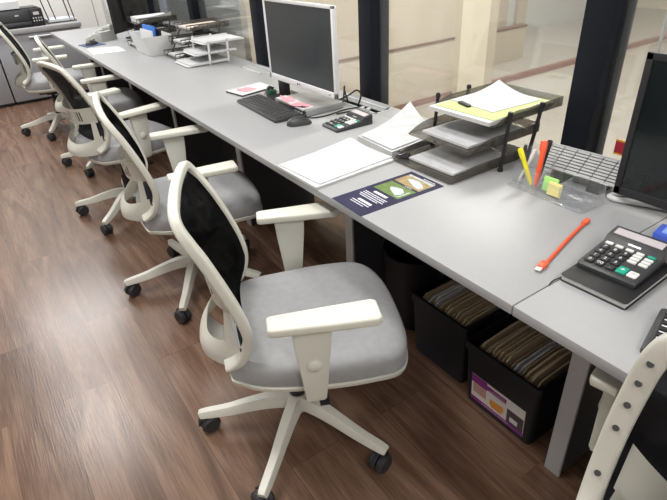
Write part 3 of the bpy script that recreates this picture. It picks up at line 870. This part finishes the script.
p = flat('photo_print', (.072, -.058), (.142, .060), M['autumn'], .0014)
bm = bmesh.new(); prism(bm, [(.080, -.044), (.098, -.050), (.112, -.030), (.122, -.004), (.120, .022), (.108, .038), (.098, .014), (.086, -.016)], 0, .0003, T(0, 0, .0017)); build('building_print', bm, M['building'], p)
bm = bmesh.new(); prism(bm, [(.128, -.056), (.141, -.056), (.141, .058), (.132, .058)], 0, .0003, T(0, 0, .0017)); build('sky_print', bm, M['sky_print'], p)
# rows of white print, too small to read in the photo
rnd = random.Random(3)
for x, y0, y1, hgt in ((-.030, -.030, .030, .011), (-.047, -.052, .052, .0035), (-.056, -.050, .050, .0035), (-.066, -.055, .055, .0035), (-.075, -.04, .045, .0035), (-.097, -.04, .02, .010), (-.110, -.045, .03, .0035), (-.120, -.03, .03, .003), (.067, -.03, .0, .002), (.148, -.05, .0, .003)):
    y = y0; bm = bmesh.new()
    while y < y1:
        l = rnd.uniform(.004, .014) if hgt < .006 else rnd.uniform(.006, .012)
        box(bm, (x, min(y+l/2, y1), .0014), (hgt, l, .0004)); y += l+.002
    build('text_line', bm, M['white_ink'], r)

# ------------------------------------------------------------------ smoked letter trays
def tray_part(parent, w, d, h, t, m, loc, rot=(0, 0, 0), name='tray', rim=None):
    """open-fronted tray: d along x (front at -d/2), w along y"""
    bm = bmesh.new()
    prism(bm, [(-d/2, -w/2+.01), (-d/2+.01, -w/2), (d/2, -w/2), (d/2, w/2), (-d/2+.01, w/2), (-d/2, w/2-.01)], 0, t)
    for s in (-1, 1):
        n = 10
        t2 = bmesh.new()
        pts = [(-d/2+.004, 0), (d/2, 0), (d/2, h)]+[(d/2-(d-.004)*i/n, h*(1-max(0, (i/n-.72)/.28)**1.6)) for i in range(1, n)]
        prism(t2, pts, -t/2, t/2); merge(bm, t2, T(0, s*(w/2-t/2), 0)@RX(PI/2))
    box(bm, (d/2-t/2, 0, h/2), (t, w-.002, h))
    return build(name, bm, m, parent, loc, rot)
r = empty('letter_tray', (.61, .65, DT)); tag(r, 'smoked three-tier letter tray with black risers, full of papers, beside the pen holder', 'letter tray')
TR = [(.508, .655, .004, 0), (.580, .657, .079, 0), (.662, .640, .154, 0)]
for x, y, z, a in TR:
    tray_part(r, .285, .345, .032, .003, M['smoke'], (x-.61, y-.65, z))
def riser(x0, x1, y, parent=r):
    bm = bmesh.new(); tube(bm, catmull([(x0-.61, y-.65, .006), ((x0+x1)/2-.61, y-.65, .09), (x1-.61, y-.65, .184)], 4), .0065, 10)
    lathe(bm, [(0, .012), (.007, .010), (.009, .003), (.009, -.004), (0, -.004)], 12, T(x1-.61, y-.65, .182))
    cyl(bm, (x0-.61, y-.65, 0), (x0-.61, y-.65, .008), .009, n=12)
    build('riser', bm, M['black_plastic'], parent)
riser(.540, .556, .490); riser(.672, .712, .490); riser(.540, .556, .806); riser(.672, .712, .806)
sheet('paper_pile', 'white papers lying in the bottom smoked tray', 'papers', rect(.508, .652, .26, .205, 1), DT+.0085, .007, M['print2'], 'papers in the smoked trays', edge=M['paper_edge'])
sheet('paper_pile', 'white printed papers in the middle smoked tray', 'papers', rect(.580, .655, .27, .215, -1), DT+.0835, .008, M['print2'], 'papers in the smoked trays', edge=M['paper_edge'])
sheet('paper_pile', 'thick white pile under the lime sheet in the top smoked tray', 'papers', rect(.640, .640, .325, .262, 1), DT+.1585, .012, M['paper'], 'papers in the smoked trays', edge=M['paper_edge'])
sheet('lime_sheet', 'lime green sheet lying on the pile in the top smoked tray', 'paper', rect(.650, .637, .300, .250, 1.5), DT+.171, .0015, M['lime'])
sheet('printed_sheet', 'printed white sheet on the lime sheet, corner lifted, in the top tray', 'paper', rect(.682, .655, .230, .200, -4), DT+.1728, .0015, M['print'], curl=[(2, .03)])
bm = bmesh.new(); prism(bm, rrect(.018, .062, .005, 3), 0, .006, bev=.0015)
tag(build('black_clip', bm, M['black_plastic'], None, loc=(.560, .685, DT+.1738), rot=(0, 0, math.radians(-14))), 'small black clip on the papers in the top smoked tray', 'clip')

# ------------------------------------------------------------------ acrylic organiser with pens
r = empty('desk_organizer', (.528, .280, DT+.0008), math.radians(-1)); tag(r, 'clear acrylic desk organiser with compartments, holding pens and sticky notes', 'desk organiser')
bm = bmesh.new(); prism(bm, rrect(.120, .262, .012, 4), 0, .004, bev=.001); build('tray_base', bm, M['acrylic'], r)
def cup(name, w, d, h, hb, y, x=0.):
    """four walls, front lower than back"""
    bm = bmesh.new(); t = .003
    box(bm, (x-w/2, y, h/2+.004), (t, d, h)); box(bm, (x+w/2, y, hb/2+.004), (t, d, hb))
    for s in (-1, 1):
        t2 = bmesh.new(); prism(t2, [(-w/2, 0), (w/2, 0), (w/2, hb), (-w/2, h)], -t/2, t/2); merge(bm, t2, T(x, y+s*d/2, .004)@RX(PI/2))
    return build(name, bm, M['acrylic'], r)
cup('pen_cup', .080, .086, .052, .105, .086, .010)
cup('note_slot', .060, .076, .034, .055, .002, .0)
cup('clip_cup', .085, .086, .036, .050, -.084, .005)
def pen(name, a, b, rad, m, label, capm=None, cl=.035):
    a = Vector(a); b = Vector(b); L = (b-a).length
    q = (b-a).to_track_quat('Z', 'Y')
    o = empty(name, a); o.rotation_euler = q.to_euler(); tag(o, label, 'pen', 'pens in the clear organiser')
    bm = bmesh.new(); lathe(bm, [(0, 0), (rad*.5, .001), (rad*.85, .012), (rad, .02), (rad, L-cl), (0, L-cl)], 14); build('barrel', bm, m, o)
    bm = bmesh.new(); lathe(bm, [(0, L-cl), (rad*1.12, L-cl), (rad*1.12, L-.004), (rad*.8, L), (0, L)], 14); box(bm, (rad*1.35, 0, L-cl*.45), (.003, .006, cl*.8)); build('pen_cap', bm, capm or m, o)
    return o
pen('highlighter', (.514, .350, DT+.006), (.506, .402, DT+.112), .0068, M['yellow'], 'fluorescent yellow highlighter leaning left in the clear pen cup')
pen('highlighter', (.512, .334, DT+.007), (.550, .350, DT+.138), .0080, M['orange'], 'orange red highlighter leaning right in the clear pen cup')
pen('ballpoint_pen', (.508, .392, DT+.006), (.545, .374, DT+.105), .0048, M['white'], 'white pen with black tip standing between the two highlighters', M['white'])
pen('ballpoint_pen', (.560, .360, DT+.006), (.585, .355, DT+.130), .0055, M['black_plastic'], 'black pen just behind the orange highlighter', M['black_plastic'])
pen('ballpoint_pen', (.535, .396, DT+.006), (.533, .403, DT+.116), .0048, M['dark_grey'], 'dark grey pen at the left wall of the clear pen cup', M['dark_grey'])
bm = bmesh.new(); box(bm, (0, 0, 0), (.006, .046, .042))
tag(build('sticky_note_pad', bm, M['green_note'], None, loc=(.512, .285, DT+.030), rot=(0, math.radians(8), 0)), 'green sticky note pad in the middle slot of the organiser', 'sticky note', 'sticky note pads in the organiser')
bm = bmesh.new(); box(bm, (0, 0, 0), (.006, .042, .038))
tag(build('sticky_note_pad', bm, M['yellow_note'], None, loc=(.502, .263, DT+.025), rot=(0, math.radians(8), 0)), 'yellow sticky note pad in front of the green one in the organiser', 'sticky note', 'sticky note pads in the organiser')
rnd = random.Random(5)
for i in range(7):
    bm = bmesh.new(); l, w = .028, .007
    pts = [(-l/2, -w/2, 0), (l/2-.004, -w/2, 0), (l/2, 0, 0), (l/2-.004, w/2, 0), (-l/2+.006, w/2, 0), (-l/2+.002, .0008, 0), (-l/2+.007, -w/2+.002, 0), (l/2-.010, -w/2+.002, 0)]
    tube(bm, catmull(pts, 3), .0006, 5)
    tag(build('paper_clip', bm, M['metal'], None, loc=(.533+rnd.uniform(-.025, .02), .196+rnd.uniform(-.022, .022), DT+.0055+.0015*i), rot=(0, 0, rnd.uniform(0, 6))), 'silver paper clip in the right hand cup of the clear organiser', 'paper clip', 'paper clips in the organiser cup')

# slatted grey stand behind the organiser
r = empty('slatted_stand', (.655, .272, DT), math.radians(4)); tag(r, 'grey slatted tilted stand between the pens and the black monitor', 'stand')
bm = bmesh.new(); Lh, Wd = .085, .250
mt = T(-.045, 0, .036)@RY(-math.radians(37))
for i in range(8):
    for k in range(6): box(bm, (Lh*(i+.5)/8, -Wd/2+Wd*(k+.5)/6, 0), (Lh/8-.0032, Wd/6-.003, .003), mtx=mt)
for k in (0, 1): box(bm, (Lh*k, 0, 0), (.004, Wd+.006, .006), mtx=mt); box(bm, (Lh/2, (k-.5)*(Wd+.003), 0), (Lh+.004, .003, .006), mtx=mt)
build('slatted_panel', bm, M['slat'], r)
bm = bmesh.new(); box(bm, (Lh/2, 0, -.0035), (Lh, Wd-.004, .003), mtx=mt); build('backing_plate', bm, M['dark_grey'], r)
for s in (-1, 1):
    bm = bmesh.new()
    t2 = bmesh.new(); prism(t2, [(-.05, 0), (.03, 0), (.025, .085), (.018, .085), (-.040, .034)], -.02, .02); merge(bm, t2, T(0, s*.06, 0)@RX(PI/2))
    o = build('foot', bm, M['black_plastic'], r)

# sticker on the glass
r = empty('sticker', (.8105, .252, .816)); tag(r, 'small red sticker with amber border on the glass by the black monitor', 'sticker')
bm = bmesh.new(); box(bm, (.0002, 0, 0), (.0006, .050, .048)); build('border', bm, M['amber'], r)
bm = bmesh.new(); box(bm, (-.0004, 0, 0), (.0006, .048, .036)); build('print', bm, M['red_sticker'], r)

# ------------------------------------------------------------------ orange cable, notebook
r = empty('usb_cable', (.16, .048, DT)); tag(r, 'short orange USB cable lying on the desk near the notebook', 'cable')
bm = bmesh.new(); tube(bm, catmull([(.022, .006, .005), (.062, .016, .0045), (.155, .040, .0045), (.235, .058, .0045), (.272, .065, .005)], 6), .0042, 10); build('cord', bm, M['orange'], r)
bm = bmesh.new(); box(bm, (.012, .003, .0055), (.030, .017, .010), RZ(.22), bev=.002); build('plug_housing', bm, M['orange'], r)
bm = bmesh.new(); box(bm, (.282, .005, .0055), (.026, .014, .009), RZ(.22), bev=.002); build('plug_housing', bm, M['orange'], r)
bm = bmesh.new(); box(bm, (-.010, .003, .0055), (.016, .0125, .005), RZ(.22)); o = build('usb_plug', bm, M['metal'], r); o['label'] = 'silver metal plug end'

r = empty('notebook', (.266, -.072, DT), math.radians(2.5)); tag(r, 'black hardback notebook under the larger calculator', 'notebook')
nw, nh = .215, .150
bm = bmesh.new(); box(bm, (0, 0, .0085), (nw-.006, nh-.006, .012), bev=.001); build('page_block', bm, M['paper_edge'], r)
for z, nm in ((.0012, 'back_cover'), (.0162, 'front_cover')):
    bm = bmesh.new(); prism(bm, rrect(nw, nh, .007, 4), z-.0012, z+.0012, bev=.0006, seg=1); build(nm, bm, M['black_plastic'], r)
bm = bmesh.new(); tube(bm, catmull([(-.07, .066, .006), (-.112, .078, .004), (-.13, .080, .0016), (-.142, .076, .0014)], 4), .0014, 6); build('ribbon_marker', bm, M['cable'], r)
bm = bmesh.new(); box(bm, (.088, 0, .0180), (.006, nh+.001, .0012)); build('elastic_band', bm, M['cable'], r)
r = empty('card_box', (.515, -.075, DT), math.radians(8)); tag(r, 'small blue packet behind the larger calculator at the right edge', 'packet')
bm = bmesh.new(); box(bm, (0, 0, .011), (.062, .09, .022), bev=.002); build('packet_box', bm, mat('bright_blue_card', (.06, .12, .55), .4), r)
bm = bmesh.new(); box(bm, (0, 0, .0225), (.040, .06, .0008)); build('packet_label', bm, mat('pale_blue_card', (.25, .40, .80), .4), r)

# ------------------------------------------------------------------ far end of the long desk
r = empty('letter_tray', (.572, 2.965, DT)); tag(r, 'white three-tier letter tray left of the black post', 'letter tray')
for k, (x, z) in enumerate(((.0, .004), (.062, .062), (.125, .122))):
    bm = bmesh.new(); prism(bm, rrect(.30, .255, .03, 4), 0, .004, bev=.001)
    for s in (-1, 1): box(bm, (.0, s*.1255, .008), (.26, .004, .014))
    build('tray', bm, M['white'], r, loc=(x-.05, 0, z))
for s in (-1, 1):
    for x0, x1 in ((-.045, -.045), (.085, .085)):
        bm = bmesh.new(); tube(bm, [(x0-.004, s*.1335, .002), (x0, s*.1335, .07), (x1+.004, s*.1335, .145)], .0075, 10); build('riser', bm, M['white_edge'], r)
        bm = bmesh.new()
        for q, z in ((0, .012), (.5, .07), (1, .132)): cyl(bm, (x0, s*.139, z), (x0, s*.1425, z), .003, n=8)
        build('rivet', bm, M['dark_grey'], r)
sheet('paper_pile', 'white papers on the top level of the white letter tray', 'papers', rect(.645, 2.965, .27, .20, 5), DT+.1275, .004, M['paper'], 'papers in the white tray')
sheet('paper_pile', 'white papers on the middle level of the white letter tray', 'papers', rect(.583, 2.965, .27, .21, -2), DT+.067, .006, M['paper'], 'papers in the white tray')
sheet('paper_pile', 'white papers on the bottom level of the white letter tray', 'papers', rect(.522, 2.965, .27, .21, 1), DT+.009, .008, M['paper'], 'papers in the white tray')

def wire_tray(loc, rz, label, levels=3, step=.083, slope=.055):
    r = empty('wire_letter_tray', loc, rz); tag(r, label, 'letter tray', 'smoked wire trays at the far end')
    w, d = .235, .31
    for k in range(levels):
        x = slope*k; z = .006+step*k
        t = tray_part(r, w, d, .030, .003, M['smoke'], (x, 0, z))
        bm = bmesh.new(); loop = [(-d/2, -w/2, .034), (d/2, -w/2, .034), (d/2, w/2, .034), (-d/2, w/2, .034)]
        for a, b in zip(loop, loop[1:]): cyl(bm, a, b, .0035, n=8)
        for q in range(9):
            y = -w/2+w*q/8; cyl(bm, (d/2, y, .0), (d/2, y, .034), .002, n=6)
        for q in range(11):
            xx = -d/2+d*q/10
            for s in (-1, 1): cyl(bm, (xx, s*w/2, 0), (xx, s*w/2, .034), .002, n=6)
        build('wire_rim', bm, M['wire'], t)
    for s in (-1, 1):
        for x0 in (-.10, .10):
            bm = bmesh.new(); tube(bm, [(x0, s*(w/2+.006), .006), (x0+slope*(levels-1), s*(w/2+.006), .03+step*(levels-1))], .005, 8); build('riser', bm, M['wire'], r)
    return r
wire_tray((.560, 3.255, DT), 0, 'smoked wire letter tray just behind the white letter tray')
wire_tray((.495, 3.925, DT), 0, 'farther smoked wire letter tray behind the white tub', slope=.02)
for k, (x, y, z, lb) in enumerate(((.555, 3.255, .012, 'white papers in the bottom of the nearer wire tray'), (.61, 3.255, .095, 'white papers in the middle of the nearer wire tray'), (.665, 3.255, .178, 'cream papers in the top of the nearer wire tray'),
                                   (.49, 3.925, .012, 'white papers in the bottom of the farther wire tray'), (.51, 3.925, .095, 'white papers in the middle of the farther wire tray'), (.53, 3.925, .178, 'thick white papers in the top of the farther wire tray'))):
    sheet('paper_pile', lb, 'papers', rect(x, y, .26, .19, 1), DT+z, .012 if k < 5 else .035, M['paper'] if k != 2 else mat('cream_paper', (.62, .54, .46), .8), 'papers in the wire trays', edge=M['paper_edge'], curl=[(1, .02)] if k in (2, 5) else None)

r = empty('storage_tub', (.40, 3.60, DT), 0); tag(r, 'open white plastic tub with a blue folder, in front of the wire trays', 'tub')
bm = bmesh.new(); t_ = .003
def ring(w, d, z): return [Vector((x, y, z)) for x, y in rrect(w, d, .015, 3)]
A = [bm.verts.new(v) for v in ring(.155, .32, 0)]; B = [bm.verts.new(v) for v in ring(.205, .37, .130)]
C_ = [bm.verts.new(v) for v in ring(.199, .364, .130)]; D_ = [bm.verts.new(v) for v in ring(.160, .314, .004)]
n = len(A)
for P_, Q_ in ((A, B), (B, C_), (C_, D_)):
    for i in range(n): bm.faces.new((P_[i], P_[(i+1) % n], Q_[(i+1) % n], Q_[i]))
bm.faces.new(A[::-1]); bm.faces.new(D_)
build('tub_body', bm, M['clear_white'], r)
for k, (y, m_, h, lb, x) in enumerate(((3.615, 'blue', .178, 'bright blue folder standing in the white tub', .392), (3.60, 'paper', .152, 'white card in front of the blue folder in the tub', .368), (3.59, 'black_plastic', .160, 'black folder behind the blue one in the white tub', .43), )):
    bm = bmesh.new(); box(bm, (0, 0, h/2), (.012, .23, h), bev=.002)
    tag(build('folder', bm, M[m_], None, loc=(x, y, DT+.006), rot=(0, math.radians(4 if k < 2 else 2), math.radians(3))), lb, 'folder', 'folders in the white tub')

r = empty('telephone', (.255, 4.55, DT), math.radians(-62)); tag(r, 'grey desk telephone in front of the far black monitor', 'telephone')
bm = bmesh.new(); t = bmesh.new(); prism(t, [(-.10, 0), (.10, 0), (.10, .075), (.07, .078), (-.10, .025)], -.085, .085, bev=.006); merge(bm, t, RX(PI/2)); build('phone_base', bm, M['phone'], r)
bm = bmesh.new(); sweep(bm, catmull([(-.09, .055, .055), (-.05, .055, .072), (0, .055, .086), (.05, .055, .096), (.09, .055, .098)], 4), lambda i, t: rsect(.03 if abs(t-.5) < .3 else .042, .042, .35, 3)); build('handset', bm, M['phone'], r)
bm = bmesh.new()
for i in range(4):
    for j in range(3): box(bm, (-.065+.03*i, -.055+.028*j, .040+.0142*i), (.018, .018, .008), bev=.002)
build('keypad', bm, M['grey_light'], r)
sheet('mouse_pad', 'dark blue pad on the desk in front of the telephone', 'mouse pad', rect(.130, 4.36, .16, .18, 10), DT, .004, M['blue_dark'])
mouse((.130, 4.36, DT+.0045), math.radians(30), 'dark mouse on the blue pad by the telephone')
sheet('white_sheet', 'single white sheet lying at the far front edge of the desk', 'paper', [(.025, 3.872), (.258, 3.825), (.272, 4.106), (.050, 4.183)], DT, .002, M['paper'])
bm = bmesh.new(); box(bm, (0, 0, .34), (.02, .22, .68), bev=.003)
for i in range(3): box(bm, (-.011, -.06+.05*i, .34), (.002, .012, .62), mi=1)
tag(build('white_board', bm, [M['white_edge'], M['blue']], None, loc=(.62, 5.20, DT+.004), rot=(0, math.radians(-13), math.radians(30))), 'white board with blue strips leaning behind the far black monitor', 'board')

# ------------------------------------------------------------------ cabinets, printer
def cab(x0, x1, label, handle):
    r = empty('storage_cabinet', ((x0+x1)/2, 6.1, 0)); tag(r, label, 'cabinet', 'grey cabinets at the back wall'); w = x1-x0; D = .46
    bm = bmesh.new(); box(bm, (0, D/2+.02, .36), (w-.004, D-.02, .66)); build('carcass', bm, M['cabinet'], r)
    bm = bmesh.new(); box(bm, (0, D/2+.02, .015), (w-.02, D-.04, .03)); build('plinth', bm, M['panel'], r)
    bm = bmesh.new(); box(bm, (0, .009, .365), (w-.006, .018, .66), bev=.001); d = build('door', bm, M['cabinet'], r)
    bm = bmesh.new(); z = .655
    cyl(bm, (handle-.11, -.028, z), (handle+.11, -.028, z), .009, n=10)
    for s in (-1, 1): cyl(bm, (handle+s*.08, 0, z), (handle+s*.08, -.028, z), .006, n=8)
    build('handle', bm, M['alu'], d)
    return r
cab(-.465, .39, 'right grey cabinet with a bar handle, at the end of the desk', .005)
cab(-1.38, -.475, 'left grey cabinet below the printer, cut by the photo edge', -.30)
bm = bmesh.new(); box(bm, (-.495, 6.33, .718), (1.79, .50, .044), bev=.002); tag(build('cabinet_top', bm, M['cabinet_top'], None), 'grey worktop slab across both cabinets, under the printer', 'worktop')

r = empty('printer', (-.16, 6.32, .74)); tag(r, 'black inkjet printer on top of the grey cabinet', 'printer')
bm = bmesh.new(); box(bm, (0, .0, .085), (.46, .30, .17), bev=.008); build('body', bm, M['black_plastic'], r)
bm = bmesh.new(); box(bm, (-.05, -.155, .11), (.30, .012, .10), bev=.003); fl = build('front_flap', bm, M['dark_grey'], r)
bm = bmesh.new(); box(bm, (-.02, -.1625, .12), (.035, .002, .012)); build('logo_plate', bm, M['alu'], fl)
bm = bmesh.new(); box(bm, (-.05, -.16, .04), (.30, .03, .03), bev=.003); build('output_tray', bm, M['dark_grey'], r)
bm = bmesh.new(); box(bm, (.165, -.155, .09), (.11, .012, .15), bev=.003); cp = build('control_panel', bm, M['black_plastic'], r)
bm = bmesh.new(); box(bm, (.165, -.162, .125), (.055, .002, .028)); o = build('display', bm, M['lcd'], cp)
for i in range(4):
    for j in range(2):
        bm = bmesh.new(); box(bm, (.128+.025*i, -.162, .055+.026*j), (.012, .003, .012)); build('button', bm, M['alu'], cp)
bm = bmesh.new(); box(bm, (-.0, .02, .175), (.40, .24, .012), bev=.004); build('scanner_lid', bm, M['dark_grey'], r)
sheet('paper_pile', 'stack of white paper on top of the printer', 'papers', rect(-.26, 6.30, .26, .22, 3), .9215, .07, M['paper'], edge=M['paper'])
bm = bmesh.new()
r = empty('desk_file', (.245, 6.36, .74)); tag(r, 'clear file tray with thin black uprights beside the printer', 'letter tray')
bm = bmesh.new(); box(bm, (0, 0, .008), (.30, .26, .012)); build('tray', bm, M['smoke'], r)
for x, y in ((-.12, -.11), (-.05, -.11), (.09, -.11), (.135, -.11)):
    bm = bmesh.new(); cyl(bm, (x, y, .0), (x-(.03 if x < 0 else .02), y+.02, .24), .006, n=8); build('upright', bm, M['black_plastic'], r)
sheet('paper_pile', 'pale blue and white papers in the tray beside the printer', 'papers', rect(.245, 6.36, .27, .23, 1), .7545, .022, mat('pale_blue_paper', (.62, .68, .82), .8), edge=M['paper'])

# ------------------------------------------------------------------ boxes under the desk
def file_box(x0, x1, y0, y1, h, label, lab=False, nfold=15, group='', seed=1):
    r = empty('file_box', ((x0+x1)/2, (y0+y1)/2, 0)); tag(r, label, 'file box', 'black file boxes under the desk')
    w, d = x1-x0, y1-y0
    bm = bmesh.new()
    def rg(k, z): return [bm.verts.new((x, y, z)) for x, y in rrect(w*k[0], d*k[1], .015, 3)]
    k0, k1 = (.88, .90), (1, 1)
    t = .008
    A = rg(k0, 0); B = rg((.97, .97), h-.03); B2 = rg((1.0, 1.0), h-.03); B3 = rg((1.0, 1.0), h)
    C = rg((.94, .94), h); D = rg((.84, .86), .008)
    n = len(A)
    for P, Q in ((A, B), (B, B2), (B2, B3), (B3, C), (C, D)):
        for i in range(n): bm.faces.new((P[i], P[(i+1) % n], Q[(i+1) % n], Q[i]))
    bm.faces.new(A[::-1]); bm.faces.new(D)
    build('box_body', bm, M['filebox'], r)
    if lab:
        ang = math.atan2(w*.045, h-.03)
        mt = T(-w*.44, 0, 0)@RY(-ang)
        def pl(name, y0_, y1_, z0_, z1_, m, off, par=r):
            bm = bmesh.new(); box(bm, (-off, -(y0_+y1_)/2, (z0_+z1_)/2), (.0012, y1_-y0_, z1_-z0_), mtx=mt); return build(name, bm, m, par)
        L = pl('product_label', -.108, .108, .022, .142, M['lab_white'], .0012); L['label'] = 'purple and white picture label'
        pl('picture_print', -.10, -.045, .062, .104, M['lab_skin'], .002, L)
        pl('purple_print', -.108, -.044, .106, .142, M['lab_purple'], .002, L)
        pl('purple_print', -.044, .036, .112, .132, M['lab_purple'], .002, L)
        pl('purple_print', -.108, .108, .022, .038, M['lab_purple'], .002, L)
        pl('picture_print', .042, .106, .036, .100, M['lab_brown'], .002, L)
        pl('picture_print', .055, .085, .050, .070, M['lab_white'], .0028, L)
        bm = bmesh.new(); t2 = bmesh.new(); prism(t2, [(-.026, .082), (.026, .086), (.030, .070), (.020, .052), (-.018, .050), (-.028, .062)], -.0006, .0006)
        merge(bm, t2, mt@T(-.0030, 0, 0)@Matrix(((0, 0, 1, 0), (-1, 0, 0, 0), (0, 1, 0, 0), (0, 0, 0, 1)))); build('orange_print', bm, M['lab_orange'], L)
        rn = random.Random(2)
        for z, a, b in ((.116, -.035, .035), (.123, -.02, .03), (.030, -.06, .0), (.030, .01, .05)):
            y = a; bm = bmesh.new()
            while y < b: l = rn.uniform(.004, .01); box(bm, (-.0022, -(y+l/2), z), (.0008, l, .0035), mtx=mt); y += l+.002
            build('text_line', bm, M['lab_white'], L)
    rn = random.Random(seed)
    for i in range(nfold):
        y = y0+.028+(d-.056)*(i+.5)/nfold
        hh = h-.03+rn.uniform(.008, .030); th = rn.uniform(.004, .0075)
        sleeve = (i in (5, 6) and lab) or (i in (9, 10, 12) and not lab)
        bm = bmesh.new(); L_ = w*.80
        pts = [(-L_/2, 0), (L_/2, 0), (L_/2, hh-rn.uniform(0, .02)), (L_*.1, hh), (-L_/2+.02, hh-rn.uniform(0, .008)), (-L_/2, hh-.018)]
        prism(bm, pts, -th/2, th/2, RX(PI/2))
        f = build('file_folder', bm, M['plastic_sleeve'] if sleeve else (M['folder'] if rn.random() < .65 else M['folder2']), None,
                  loc=((x0+x1)/2+rn.uniform(-.006, .006), y, .010), rot=(rn.uniform(-.012, .012), 0, 0))
        tag(f, ('pale clear plastic sleeve among the folders, ' if sleeve else 'brown paper folder packed upright, ')+group, 'folder', ('plastic sleeves, ' if sleeve else 'brown folders, ')+group)
file_box(.272, .59, .045, .340, .265, 'black file box with a purple picture label under the desk, nearest the grey leg', True, 17, 'in the box with the purple label', 4)
file_box(.300, .62, .362, .640, .275, 'plain black file box of folders under the desk, left of the labelled one', False, 15, 'in the plain box left of the labelled one', 9)
r = empty('waste_bin', (.46, .78, 0)); tag(r, 'black waste bin under the desk, left of the two file boxes', 'bin')
bm = bmesh.new()
lathe(bm, [(0, .0), (.105, 0), (.112, .01), (.135, .33), (.142, .345), (.136, .348), (.128, .33), (.104, .012), (0, .012)], 28); build('bin_body', bm, M['filebox'], r)

# ------------------------------------------------------------------ light
def area(name, loc, sx, sy, power, col=(1, 1, 1), rot=(0, 0, 0)):
    l = bpy.data.lights.new(name, 'AREA'); l.shape = 'RECTANGLE'; l.size = sx; l.size_y = sy; l.energy = power; l.color = col
    o = bpy.data.objects.new(name, l); COL.objects.link(o); o.location = loc; o.rotation_euler = rot; return o
for i, y in enumerate((-1.9, .95, 3.9)):
    area('ceiling_light', (.15, y, ZC-.02), .35, 1.2, 13, (1, .985, .96))
    area('ceiling_light', (-.85, y, ZC-.02), .35, 1.2, 31, (1, .985, .96))
    area('ceiling_light', (-3.0, y, ZC-.02), .35, 1.2, 8, (1, .985, .96))
area('ceiling_light', (-.6, 5.7, ZC-.02), 1.2, .35, 52, (1, .985, .97))
for x, y, p in ((2.2, 1.4, 66), (4.6, 2.0, 27), (2.0, 7.0, 30), (5.5, 4.1, 20), (7.2, .5, 40), (2.2, -1.6, 20)):
    area('corridor_light', (x, y, ZC-.02), 1.2, .35, p, (1, .95, .86))

w = bpy.data.worlds.new('world'); SC.world = w; w.use_nodes = True
bg = w.node_tree.nodes['Background']; bg.inputs['Color'].default_value = (.9, .95, 1, 1); bg.inputs['Strength'].default_value = .4

SC.cycles.transparent_max_bounces = 32
SC.view_settings.view_transform = 'Standard'; SC.view_settings.look = 'None'
SC.view_settings.gamma = 1; SC.view_settings.use_curve_mapping = False
SC.view_settings.exposure = 0.3
